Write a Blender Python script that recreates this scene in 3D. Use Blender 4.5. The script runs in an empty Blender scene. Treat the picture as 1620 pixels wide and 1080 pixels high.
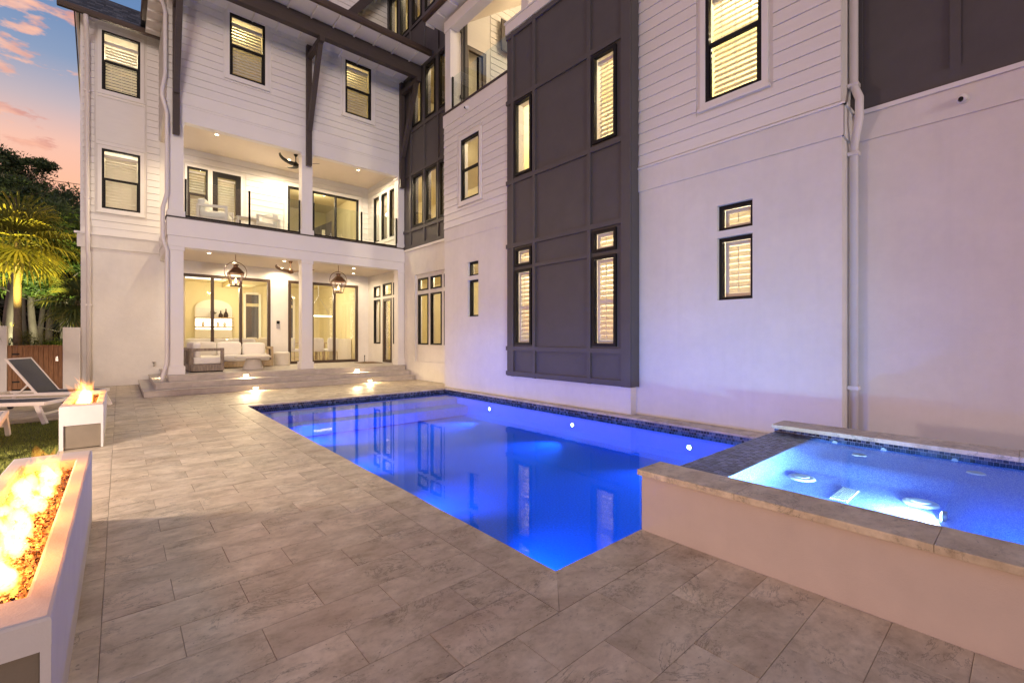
import bpy, bmesh, math, random
import numpy as np
from mathutils import Vector, Matrix
R = math.radians
rnd = random.Random(7)
S = bpy.context.scene
COL = S.collection
# ------------------------------------------------------------------ camera
cam = bpy.data.cameras.new('camera'); camo = bpy.data.objects.new('camera', cam); COL.objects.link(camo)
cam.sensor_width = 36.0; cam.lens = 36.0*714/1620
cam.shift_y = -6.2/1620
camo.location = (0, 0, 1.45); camo.rotation_euler = (R(90), 0, R(-41.0))
cam.clip_start = 0.05; cam.clip_end = 900
S.camera = camo
# ------------------------------------------------------------------ view / render
S.view_settings.view_transform = 'Standard'; S.view_settings.look = 'None'
S.view_settings.exposure = 0.12; S.view_settings.gamma = 1.0
S.render.engine = 'CYCLES'
cy = S.cycles
cy.use_denoising = True
cy.max_bounces = 8; cy.diffuse_bounces = 4; cy.glossy_bounces = 3; cy.transmission_bounces = 4; cy.transparent_max_bounces = 12; cy.volume_bounces = 0
cy.caustics_reflective = False; cy.caustics_refractive = False
cy.sample_clamp_indirect = 6.0
cy.use_light_tree = True
# ------------------------------------------------------------------ dusk sky
SKY_STRENGTH = 1.0
W = bpy.data.worlds.new('World'); S.world = W; W.use_nodes = True
nt = W.node_tree; nt.nodes.clear()
def N(t, kind, **kw):
    n = t.nodes.new(kind)
    for k, v in kw.items():
        if k in n.inputs: n.inputs[k].default_value = v
        else: setattr(n, k, v)
    return n
def ramp(t, stops, interp='LINEAR'):
    n = t.nodes.new('ShaderNodeValToRGB'); cr = n.color_ramp; cr.interpolation = interp
    while len(cr.elements) > 1: cr.elements.remove(cr.elements[-1])
    for i, (p, c) in enumerate(stops):
        e = cr.elements[0] if i == 0 else cr.elements.new(p)
        e.position = p; e.color = (c[0], c[1], c[2], 1) if not isinstance(c, (int, float)) else (c, c, c, 1)
    return n
def build_sky():
    L = nt.links.new
    tc = N(nt, 'ShaderNodeTexCoord'); sep = N(nt, 'ShaderNodeSeparateXYZ'); L(tc.outputs['Generated'], sep.inputs[0])
    # elevation gradient of a clear sky after sunset (z of the view direction)
    g = ramp(nt, [(0.0, (.10, .06, .05)), (.02, (.72, .24, .14)), (.12, (.95, .37, .20)), (.23, (.93, .45, .28)), (.29, (.84, .47, .36)), (.345, (.50, .40, .43)),
                  (.405, (.22, .29, .45)), (.48, (.11, .21, .42)), (.7, (.085, .14, .29)), (1.0, (.075, .12, .24))])
    L(sep.outputs[2], g.inputs[0])
    mp = N(nt, 'ShaderNodeMapping'); mp.inputs['Scale'].default_value = (1.6, 1.6, 5.0); L(tc.outputs['Generated'], mp.inputs[0])
    mp.inputs['Location'].default_value = (.35, .9, .25); n1 = N(nt, 'ShaderNodeTexNoise', Scale=8.5, Detail=8.0, Roughness=.58); L(mp.outputs[0], n1.inputs['Vector'])
    c1 = ramp(nt, [(.54, 0.0), (.60, .7), (.70, 1.0)]); L(n1.outputs['Fac'], c1.inputs[0])
    n2 = N(nt, 'ShaderNodeTexNoise', Scale=11.0, Detail=4.0, Roughness=.5); L(mp.outputs[0], n2.inputs['Vector'])
    cc = ramp(nt, [(.35, (.62, .24, .19)), (.62, (1.0, .52, .34))]); L(n2.outputs['Fac'], cc.inputs[0])
    mx = N(nt, 'ShaderNodeMix', data_type='RGBA'); L(c1.outputs[0], mx.inputs['Factor']); L(g.outputs[0], mx.inputs['A']); L(cc.outputs[0], mx.inputs['B'])
    # physical twilight sky underneath, very weak
    sk = N(nt, 'ShaderNodeTexSky', sky_type='NISHITA'); sk.sun_disc = False
    sk.sun_elevation = R(1.0); sk.sun_rotation = R(-54)
    b1 = N(nt, 'ShaderNodeBackground', Strength=SKY_STRENGTH); L(mx.outputs['Result'], b1.inputs[0])
    b2 = N(nt, 'ShaderNodeBackground', Strength=.05); L(sk.outputs[0], b2.inputs[0])
    ad = N(nt, 'ShaderNodeAddShader'); L(b1.outputs[0], ad.inputs[0]); L(b2.outputs[0], ad.inputs[1])
    out = N(nt, 'ShaderNodeOutputWorld'); L(ad.outputs[0], out.inputs[0])
build_sky()
# low afterglow from the west (the sun is just down)
sd = bpy.data.lights.new('afterglow_sun', 'SUN'); so = bpy.data.objects.new('afterglow_sun', sd); COL.objects.link(so)
SUN_E = .92
sd.energy = SUN_E; sd.angle = R(16); sd.color = (1.0, .88, .79)
v = Vector((.33, .93, -.07)); so.rotation_euler = v.to_track_quat('-Z', 'Y').to_euler()
# lamp strengths (seen and added fittings; warm interiors, cold pool)
WARM = (1.0, .79, .51); YEL = (1.0, .83, .53); POOLC = (.03, .24, 1.0)

# ------------------------------------------------------------------ materials
MATS = {}
def mat(name, base, rough=.6, metal=0, noise=None, bump=None, rndv=0, spec=.5, build=None):
    """noise=(scale, amount, stretch) bump=(scale, strength)"""
    m = bpy.data.materials.new(name); m.use_nodes = True; t = m.node_tree; L = t.links.new
    p = t.nodes['Principled BSDF']
    p.inputs['Base Color'].default_value = (*base, 1); p.inputs['Roughness'].default_value = rough; p.inputs['Metallic'].default_value = metal
    p.inputs['Specular IOR Level'].default_value = spec
    tc = N(t, 'ShaderNodeTexCoord')
    if noise or rndv:
        last = None
        val = N(t, 'ShaderNodeValue'); val.outputs[0].default_value = 1.0; last = val.outputs[0]
        if noise:
            mp = N(t, 'ShaderNodeMapping'); mp.inputs['Scale'].default_value = noise[2] if len(noise) > 2 else (1, 1, 1)
            L(tc.outputs['Object'], mp.inputs[0])
            n = N(t, 'ShaderNodeTexNoise', Scale=noise[0], Detail=6.0, Roughness=.6); L(mp.outputs[0], n.inputs['Vector'])
            mr = N(t, 'ShaderNodeMapRange'); L(n.outputs['Fac'], mr.inputs[0])
            mr.inputs[1].default_value = .25; mr.inputs[2].default_value = .75
            mr.inputs[3].default_value = 1-noise[1]; mr.inputs[4].default_value = 1+noise[1]; last = mr.outputs[0]
        if rndv:
            oi = N(t, 'ShaderNodeObjectInfo'); mr = N(t, 'ShaderNodeMapRange'); L(oi.outputs['Random'], mr.inputs[0])
            mr.inputs[3].default_value = 1-rndv; mr.inputs[4].default_value = 1+rndv
            mm = N(t, 'ShaderNodeMath', operation='MULTIPLY'); L(last, mm.inputs[0]); L(mr.outputs[0], mm.inputs[1]); last = mm.outputs[0]
        mx = N(t, 'ShaderNodeVectorMath', operation='SCALE'); mx.inputs[0].default_value = base; L(last, mx.inputs['Scale'])
        L(mx.outputs[0], p.inputs['Base Color'])
    if bump:
        n = N(t, 'ShaderNodeTexNoise', Scale=bump[0], Detail=4.0); L(tc.outputs['Object'], n.inputs['Vector'])
        b = N(t, 'ShaderNodeBump', Strength=bump[1], Distance=.01); L(n.outputs['Fac'], b.inputs['Height']); L(b.outputs[0], p.inputs['Normal'])
    if build: build(t, p, tc)
    MATS[name] = m
    return m
def emis(name, col, k):
    m = bpy.data.materials.new(name); m.use_nodes = True; t = m.node_tree; t.nodes.clear()
    e = N(t, 'ShaderNodeEmission', Strength=k); e.inputs[0].default_value = (*col, 1)
    o = N(t, 'ShaderNodeOutputMaterial'); t.links.new(e.outputs[0], o.inputs[0]); return m
def glassy(name, ior=1.45, tint=(1, 1, 1), rough=0.0, bump=None, scale=1.0):
    """thin clear sheet: fresnel reflection over straight-through transmission"""
    m = bpy.data.materials.new(name); m.use_nodes = True; t = m.node_tree; t.nodes.clear(); L = t.links.new
    ge = N(t, 'ShaderNodeNewGeometry'); ir = N(t, 'ShaderNodeMapRange'); L(ge.outputs['Backfacing'], ir.inputs[0]); ir.inputs[3].default_value = ior; ir.inputs[4].default_value = 1/ior
    f = N(t, 'ShaderNodeFresnel', IOR=ior); L(ir.outputs[0], f.inputs['IOR']); tr = N(t, 'ShaderNodeBsdfTransparent'); tr.inputs[0].default_value = (*tint, 1)
    gl = N(t, 'ShaderNodeBsdfGlossy', Roughness=rough); mx = N(t, 'ShaderNodeMixShader')
    if bump:
        tc = N(t, 'ShaderNodeTexCoord'); mp = N(t, 'ShaderNodeMapping'); mp.inputs['Scale'].default_value = bump[2]
        L(tc.outputs['Object'], mp.inputs[0])
        n = N(t, 'ShaderNodeTexNoise', Scale=bump[0], Detail=3.0); L(mp.outputs[0], n.inputs['Vector'])
        b = N(t, 'ShaderNodeBump', Strength=bump[1], Distance=.02); L(n.outputs['Fac'], b.inputs['Height'])
        L(b.outputs[0], f.inputs['Normal']); L(b.outputs[0], gl.inputs['Normal'])
    mu = N(t, 'ShaderNodeMath', operation='MULTIPLY'); L(f.outputs[0], mu.inputs[0]); mu.inputs[1].default_value = scale
    L(mu.outputs[0], mx.inputs[0]); L(tr.outputs[0], mx.inputs[1]); L(gl.outputs[0], mx.inputs[2])
    o = N(t, 'ShaderNodeOutputMaterial'); L(mx.outputs[0], o.inputs[0]); return m

def stucco_build(t, p, tc):
    """trowelled stucco: cloudy patches, faint run-off streaks, two scales of relief"""
    L = t.links.new
    n1 = N(t, 'ShaderNodeTexNoise', Scale=.9, Detail=7.0, Roughness=.62); L(tc.outputs['Object'], n1.inputs['Vector'])
    mp = N(t, 'ShaderNodeMapping'); mp.inputs['Scale'].default_value = (2.2, 2.2, .16); L(tc.outputs['Object'], mp.inputs[0])
    n2 = N(t, 'ShaderNodeTexNoise', Scale=2.6, Detail=5.0, Roughness=.6); L(mp.outputs[0], n2.inputs['Vector'])
    n3 = N(t, 'ShaderNodeTexNoise', Scale=7.0, Detail=4.0, Roughness=.6); L(tc.outputs['Object'], n3.inputs['Vector'])
    a = N(t, 'ShaderNodeMapRange'); L(n1.outputs['Fac'], a.inputs[0]); a.inputs[1].default_value = .3; a.inputs[2].default_value = .7; a.inputs[3].default_value = .92; a.inputs[4].default_value = 1.03
    b = N(t, 'ShaderNodeMapRange'); L(n2.outputs['Fac'], b.inputs[0]); b.inputs[1].default_value = .25; b.inputs[2].default_value = .5; b.inputs[3].default_value = .965; b.inputs[4].default_value = 1.0
    c = N(t, 'ShaderNodeMapRange'); L(n3.outputs['Fac'], c.inputs[0]); c.inputs[1].default_value = .3; c.inputs[2].default_value = .7; c.inputs[3].default_value = .975; c.inputs[4].default_value = 1.015
    m1 = N(t, 'ShaderNodeMath', operation='MULTIPLY'); L(a.outputs[0], m1.inputs[0]); L(b.outputs[0], m1.inputs[1])
    m2 = N(t, 'ShaderNodeMath', operation='MULTIPLY'); L(m1.outputs[0], m2.inputs[0]); L(c.outputs[0], m2.inputs[1])
    s_ = N(t, 'ShaderNodeVectorMath', operation='SCALE'); s_.inputs[0].default_value = tuple(p.inputs['Base Color'].default_value)[:3]; L(m2.outputs[0], s_.inputs['Scale']); L(s_.outputs[0], p.inputs['Base Color'])
    g1 = N(t, 'ShaderNodeTexNoise', Scale=130.0, Detail=3.0); L(tc.outputs['Object'], g1.inputs['Vector']); g2 = N(t, 'ShaderNodeTexNoise', Scale=9.0, Detail=3.0); L(tc.outputs['Object'], g2.inputs['Vector'])
    ad = N(t, 'ShaderNodeMath', operation='MULTIPLY_ADD'); L(g2.outputs['Fac'], ad.inputs[0]); ad.inputs[1].default_value = 1.6; L(g1.outputs['Fac'], ad.inputs[2])
    bp = N(t, 'ShaderNodeBump', Strength=.32, Distance=.006); L(ad.outputs[0], bp.inputs['Height']); L(bp.outputs[0], p.inputs['Normal'])
def travertine(t, p, tc):
    L = t.links.new
    oi = N(t, 'ShaderNodeObjectInfo')
    geo = N(t, 'ShaderNodeNewGeometry')
    off = N(t, 'ShaderNodeVectorMath', operation='SCALE'); cmb = N(t, 'ShaderNodeCombineXYZ')
    for i in range(3): L(oi.outputs['Random'], cmb.inputs[i])
    L(cmb.outputs[0], off.inputs[0]); off.inputs['Scale'].default_value = 47.0
    ad = N(t, 'ShaderNodeVectorMath', operation='ADD'); L(geo.outputs['Position'], ad.inputs[0]); L(off.outputs[0], ad.inputs[1])
    mp = N(t, 'ShaderNodeMapping'); mp.inputs['Scale'].default_value = (1.0, 1.45, 1.0); mp.inputs['Rotation'].default_value = (0, 0, .35); L(ad.outputs[0], mp.inputs[0])
    n1 = N(t, 'ShaderNodeTexNoise', Scale=3.4, Detail=10.0, Roughness=.66, Distortion=.35); L(mp.outputs[0], n1.inputs['Vector'])
    r1 = ramp(t, [(.27, (.37, .29, .20)), (.41, (.54, .445, .32)), (.55, (.66, .56, .42)), (.72, (.77, .675, .53))]); L(n1.outputs['Fac'], r1.inputs[0])
    # rusty clouds, mid-scale mottling, a few dark veins and pits
    n4 = N(t, 'ShaderNodeTexNoise', Scale=1.7, Detail=6.0, Roughness=.6); L(ad.outputs[0], n4.inputs['Vector'])
    r4 = ramp(t, [(.52, 0.0), (.72, .55)]); L(n4.outputs['Fac'], r4.inputs[0])
    m0 = N(t, 'ShaderNodeMix', data_type='RGBA'); L(r4.outputs[0], m0.inputs['Factor']); L(r1.outputs[0], m0.inputs['A']); m0.inputs['B'].default_value = (.47, .345, .25, 1)
    n5 = N(t, 'ShaderNodeTexNoise', Scale=15.0, Detail=7.0, Roughness=.7); L(mp.outputs[0], n5.inputs['Vector'])
    r5 = ramp(t, [(.30, .74), (.46, .97), (.7, 1.08)]); L(n5.outputs['Fac'], r5.inputs[0])
    n2 = N(t, 'ShaderNodeTexNoise', Scale=2.2, Detail=12.0, Roughness=.72, Distortion=.8); L(mp.outputs[0], n2.inputs['Vector'])
    r2 = ramp(t, [(.487, 0.0), (.500, 1.0), (.513, 0.0)]); L(n2.outputs['Fac'], r2.inputs[0])
    n6 = N(t, 'ShaderNodeTexNoise', Scale=2.9, Detail=2.0); L(ad.outputs[0], n6.inputs['Vector'])
    r6 = ramp(t, [(.44, 0.0), (.58, .55)]); L(n6.outputs['Fac'], r6.inputs[0])
    vm = N(t, 'ShaderNodeMath', operation='MULTIPLY'); L(r2.outputs[0], vm.inputs[0]); L(r6.outputs[0], vm.inputs[1])
    vi = N(t, 'ShaderNodeMath', operation='SUBTRACT'); vi.inputs[0].default_value = 1.0; L(vm.outputs[0], vi.inputs[1])
    n3 = N(t, 'ShaderNodeTexNoise', Scale=38.0, Detail=3.0, Roughness=.5); L(mp.outputs[0], n3.inputs['Vector'])
    r3 = ramp(t, [(.27, .5), (.325, 1.0)]); L(n3.outputs['Fac'], r3.inputs[0])
    q1 = N(t, 'ShaderNodeMath', operation='MULTIPLY'); L(r5.outputs[0], q1.inputs[0]); L(vi.outputs[0], q1.inputs[1])
    q2 = N(t, 'ShaderNodeMath', operation='MULTIPLY'); L(q1.outputs[0], q2.inputs[0]); L(r3.outputs[0], q2.inputs[1])
    m2 = N(t, 'ShaderNodeVectorMath', operation='SCALE'); L(m0.outputs['Result'], m2.inputs[0]); L(q2.outputs[0], m2.inputs['Scale'])
    mr = N(t, 'ShaderNodeMapRange'); L(oi.outputs['Random'], mr.inputs[0]); mr.inputs[3].default_value = .88; mr.inputs[4].default_value = 1.08
    sc = N(t, 'ShaderNodeVectorMath', operation='SCALE'); L(m2.outputs[0], sc.inputs[0]); L(mr.outputs[0], sc.inputs['Scale'])
    L(sc.outputs[0], p.inputs['Base Color'])
    rr = N(t, 'ShaderNodeMapRange'); L(n1.outputs['Fac'], rr.inputs[0]); rr.inputs[3].default_value = .62; rr.inputs[4].default_value = .42; L(rr.outputs[0], p.inputs['Roughness'])
    mm = N(t, 'ShaderNodeMath', operation='MULTIPLY'); L(r3.outputs[0], mm.inputs[0]); L(n1.outputs['Fac'], mm.inputs[1])
    b = N(t, 'ShaderNodeBump', Strength=.22, Distance=.006); L(mm.outputs[0], b.inputs['Height']); L(b.outputs[0], p.inputs['Normal'])
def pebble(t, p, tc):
    """speckled pebble plaster; the blue of the underwater light is put into its colour"""
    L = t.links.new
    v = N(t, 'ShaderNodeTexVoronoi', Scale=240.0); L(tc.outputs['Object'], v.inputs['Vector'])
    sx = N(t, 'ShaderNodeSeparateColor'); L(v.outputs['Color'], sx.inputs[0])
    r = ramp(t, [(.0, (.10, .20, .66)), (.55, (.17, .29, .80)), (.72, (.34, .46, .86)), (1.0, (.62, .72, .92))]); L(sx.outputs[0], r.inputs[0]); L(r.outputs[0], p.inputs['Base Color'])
def mosaic_mat(t, p, tc):
    L = t.links.new
    g = N(t, 'ShaderNodeNewGeometry')
    r = ramp(t, [(0, (.006, .007, .014)), (.25, (.02, .026, .06)), (.55, (.06, .075, .15)), (.85, (.12, .14, .22)), (1, (.24, .26, .32))], 'CONSTANT'); L(g.outputs['Random Per Island'], r.inputs[0]); L(r.outputs[0], p.inputs['Base Color'])
def leafmat(name, stops, rough=.55, transl=.25):
    m = bpy.data.materials.new(name); m.use_nodes = True; t = m.node_tree; L = t.links.new
    p = t.nodes['Principled BSDF']; p.inputs['Roughness'].default_value = rough
    g = N(t, 'ShaderNodeNewGeometry'); r = ramp(t, stops); L(g.outputs['Random Per Island'], r.inputs[0]); L(r.outputs[0], p.inputs['Base Color'])
    tl = N(t, 'ShaderNodeBsdfTranslucent'); L(r.outputs[0], tl.inputs[0])
    mx = N(t, 'ShaderNodeMixShader'); mx.inputs[0].default_value = transl; L(p.outputs[0], mx.inputs[1]); L(tl.outputs[0], mx.inputs[2])
    L(mx.outputs[0], t.nodes['Material Output'].inputs[0]); return m
def turf(t, p, tc):
    L = t.links.new
    g = N(t, 'ShaderNodeNewGeometry'); r = ramp(t, [(0, (.12, .15, .02)), (.5, (.22, .25, .04)), (1, (.34, .35, .08))]); L(g.outputs['Random Per Island'], r.inputs[0]); L(r.outputs[0], p.inputs['Base Color'])
def shingles(t, p, tc):
    L = t.links.new
    g = N(t, 'ShaderNodeNewGeometry'); r = ramp(t, [(0, (.035, .045, .06)), (.5, (.07, .085, .11)), (1, (.13, .15, .18))]); L(g.outputs['Random Per Island'], r.inputs[0]); L(r.outputs[0], p.inputs['Base Color'])
def woodgrain(c0, c1, sc=(1, 1, 12)):
    def f(t, p, tc):
        L = t.links.new
        oi = N(t, 'ShaderNodeObjectInfo'); ad = N(t, 'ShaderNodeVectorMath', operation='ADD'); L(tc.outputs['Object'], ad.inputs[0]); L(oi.outputs['Random'], ad.inputs[1])
        mp = N(t, 'ShaderNodeMapping'); mp.inputs['Scale'].default_value = sc; L(ad.outputs[0], mp.inputs[0])
        n = N(t, 'ShaderNodeTexNoise', Scale=5.0, Detail=7.0, Roughness=.6); L(mp.outputs[0], n.inputs['Vector'])
        r = ramp(t, [(.3, c0), (.7, c1)]); L(n.outputs['Fac'], r.inputs[0]); L(r.outputs[0], p.inputs['Base Color'])
    return f

M = {}
M['stucco'] = mat('white_stucco', (.74, .71, .67), .85, spec=.2, build=stucco_build)
M['siding'] = mat('white_painted_siding', (.76, .74, .72), .55, noise=(2.5, .03, (1, 1, 6)), rndv=.025, bump=(60, .05), spec=.3)
M['trim'] = mat('white_trim_paint', (.78, .76, .74), .5, noise=(2.0, .025), spec=.3)
M['dark'] = mat('charcoal_panel_paint', (.088, .080, .080), .55, noise=(3.0, .08), bump=(220, .10), rndv=.03, spec=.35)
M['black'] = mat('black_metal', (.010, .009, .009), .5, noise=(5, .1), spec=.22)
M['bronze'] = mat('dark_bronze', (.17, .095, .058), .38, .7, noise=(9, .25))
M['brown'] = mat('dark_brown_timber', (.052, .038, .034), .6, noise=(4, .18, (1, 1, 8)), bump=(40, .1))
M['gutter'] = mat('bronze_gutter', (.075, .050, .038), .45, .2, noise=(3, .12))
M['doorframe'] = mat('dark_bronze_door_frame', (.060, .036, .023), .45, noise=(5, .2))
M['trav'] = mat('silver_travertine', (.4, .36, .32), .5, build=travertine)
M['step'] = mat('pale_step_travertine', (.5, .45, .4), .55, noise=(6, .16, (1, 1, 1.6)), rndv=.08, bump=(70, .12))
M['joint'] = mat('dark_paver_joint', (.05, .045, .04), .9, noise=(20, .2))
M['sand'] = mat('sanded_paver_joint', (.40, .33, .25), .95, noise=(30, .3))
M['concrete'] = mat('white_concrete', (.66, .63, .61), .75, spec=.25, build=stucco_build)
M['spawall'] = mat('pink_beige_stucco', (.62, .52, .47), .85, spec=.2, build=stucco_build)
M['accesspanel'] = mat('brown_access_panel', (.20, .165, .12), .6, noise=(6, .12), bump=(200, .2))
M['plaster'] = mat('pebble_plaster_blue_light', (.4, .5, .8), .7, build=pebble)
M['poolpl'] = mat('pool_plaster_blue_light', (.05, .25, .93), .7, noise=(42, .22))  # white plaster with the blue lamp light put into its base colour
M['mosaic'] = mat('glass_mosaic', (.2, .2, .3), .28, build=mosaic_mat)
M['grout'] = mat('grey_grout', (.30, .30, .36), .8, noise=(40, .1))
M['water'] = glassy('pool_water', 1.33, (.45, .78, 1.0), 0.0, bump=(5.5, .022, (1, 1, 1)), scale=.78)
M['spawater'] = glassy('spa_water', 1.33, (.62, .84, 1.0), 0.0, bump=(8, .014, (1, 1, 1)), scale=.6)
M['glass'] = glassy('window_glass', 1.5)
M['railglass'] = glassy('railing_glass', 1.5, (.93, .97, .97))
M['blind'] = None
M['ceil'] = mat('porch_ceiling_paint', (.74, .66, .56), .6, noise=(3, .02))
M['room'] = mat('cream_interior_paint', (.70, .62, .38), .8, noise=(1.5, .03))
M['roomw'] = mat('white_interior_paint', (.80, .76, .66), .8, noise=(1.5, .02))
M['floorw'] = mat('pale_oak_floor', (.5, .4, .28), .4, noise=(4, .2, (1, 10, 1)))
M['curtain'] = mat('linen_curtain', (.66, .58, .42), .9, noise=(12, .08, (8, 8, 1)))
M['fabric'] = mat('white_cushion_fabric', (.78, .75, .70), .95, noise=(5, .03), bump=(300, .25), spec=.1)
M['teak'] = mat('weathered_teak', (.3, .25, .2), .7, build=woodgrain((.16, .125, .095), (.34, .28, .22), (6, 6, 1)))
M['palewood'] = mat('pale_wood', (.5, .4, .26), .6, build=woodgrain((.34, .25, .14), (.55, .42, .26), (5, 5, 1)))
M['cast'] = mat('cast_stone', (.62, .57, .50), .8, noise=(5, .06), bump=(60, .2))
M['sling'] = mat('grey_mesh_sling', (.085, .09, .10), .8, noise=(60, .15), bump=(400, .3))
M['slinglight'] = mat('pale_grey_sling', (.46, .48, .52), .8, noise=(60, .1), bump=(400, .3))
M['alu'] = mat('white_powder_coat', (.78, .72, .66), .45, noise=(4, .03))
M['gate'] = mat('stained_gate_board', (.2, .09, .04), .6, build=woodgrain((.17, .075, .026), (.34, .16, .062), (9, 9, 1)))
M['turf'] = mat('turf_blade', (.1, .14, .03), .8, build=turf)
M['soil'] = mat('dark_lawn_soil', (.045, .055, .018), .95, noise=(30, .3))
M['ground'] = mat('forest_floor', (.03, .03, .018), .95, noise=(3, .4))
M['bark'] = mat('grey_pine_bark', (.10, .085, .072), .9, noise=(9, .35, (1, 1, .3)), bump=(40, .8))
M['palmbark'] = mat('fibrous_palm_bark', (.17, .13, .09), .95, noise=(18, .4, (1, 1, 3)), bump=(40, .9))
M['pine'] = leafmat('pine_needles', [(0, (.04, .085, .014)), (.5, (.09, .16, .025)), (1, (.16, .23, .04))], transl=.15)
M['pined'] = leafmat('dark_pine_needles', [(0, (.022, .05, .02)), (.6, (.05, .09, .03)), (1, (.10, .14, .04))], transl=.1)
M['palm'] = leafmat('palm_leaf', [(0, (.09, .10, .018)), (.5, (.15, .155, .028)), (1, (.24, .21, .035))])
M['palmd'] = leafmat('dark_palm_leaf', [(0, (.03, .05, .018)), (.5, (.06, .085, .03)), (1, (.12, .12, .03))])
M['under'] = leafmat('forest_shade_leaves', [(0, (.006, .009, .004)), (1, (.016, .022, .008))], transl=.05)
M['shingle'] = mat('grey_asphalt_shingle', (.1, .11, .13), .9, build=shingles)
M['pipe'] = mat('painted_downspout', (.72, .68, .66), .4, noise=(3, .04))
M['steel'] = mat('brushed_steel', (.5, .48, .45), .35, .9, noise=(20, .1))
M['rubber'] = mat('black_rubber', (.015, .015, .016), .7, noise=(9, .1))
M['mat'] = mat('coir_doormat', (.16, .10, .055), .95, noise=(60, .3), bump=(200, .6))
M['lamp'] = emis('lamp_lens', (1.0, .82, .55), 16)
M['steplamp'] = emis('step_lamp_lens', (1.0, .80, .46), 7)
M['pooll'] = emis('pool_lamp_lens', (.75, .85, 1.0), 45)
M['gasflame'] = emis('gas_flame', (1.0, .62, .25), 9)
M['shelflight'] = emis('shelf_led_strip', (1.0, .90, .66), 5)
M['chand'] = emis('chandelier_tube', (1.0, .86, .6), 4)
M['cove'] = emis('cove_light_panel', (1.0, .9, .68), 2.2)
M['ember'] = None
def lavaglass(t, p, tc):
    L = t.links.new
    g = N(t, 'ShaderNodeNewGeometry'); r = ramp(t, [(0, (.012, .006, .004)), (.4, (.10, .035, .008)), (.75, (.42, .16, .03)), (1, (.75, .42, .14))]); L(g.outputs['Random Per Island'], r.inputs[0]); L(r.outputs[0], p.inputs['Base Color'])
M['lava'] = mat('amber_fire_glass', (.3, .1, .02), .12, build=lavaglass, spec=.8)
def blindmat():
    m = bpy.data.materials.new('white_blind_slat'); m.use_nodes = True; t = m.node_tree; L = t.links.new
    p = t.nodes['Principled BSDF']; p.inputs['Base Color'].default_value = (.82, .80, .74, 1); p.inputs['Roughness'].default_value = .5
    tl = N(t, 'ShaderNodeBsdfTranslucent'); tl.inputs[0].default_value = (.86, .82, .66, 1)
    mx = N(t, 'ShaderNodeMixShader'); mx.inputs[0].default_value = .55; L(p.outputs[0], mx.inputs[1]); L(tl.outputs[0], mx.inputs[2])
    L(mx.outputs[0], t.nodes['Material Output'].inputs[0]); return m
M['blind'] = blindmat()
def flamemat(name, dens, col):
    """glowing gas: pure emission per metre, so thin edges are orange and thick cores white"""
    m = bpy.data.materials.new(name); m.use_nodes = True; t = m.node_tree; t.nodes.clear(); L = t.links.new
    e = N(t, 'ShaderNodeEmission', Strength=dens); e.inputs[0].default_value = (*col, 1)
    o = N(t, 'ShaderNodeOutputMaterial'); L(e.outputs[0], o.inputs['Volume']); return m
M['flame'] = flamemat('fire_gas', 19.0, (1.0, .38, .06))
M['flamehalo'] = flamemat('fire_gas_thin', 5.5, (1.0, .30, .035))
M['flamecore'] = flamemat('fire_gas_core', 46.0, (1.0, .60, .20))

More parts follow.
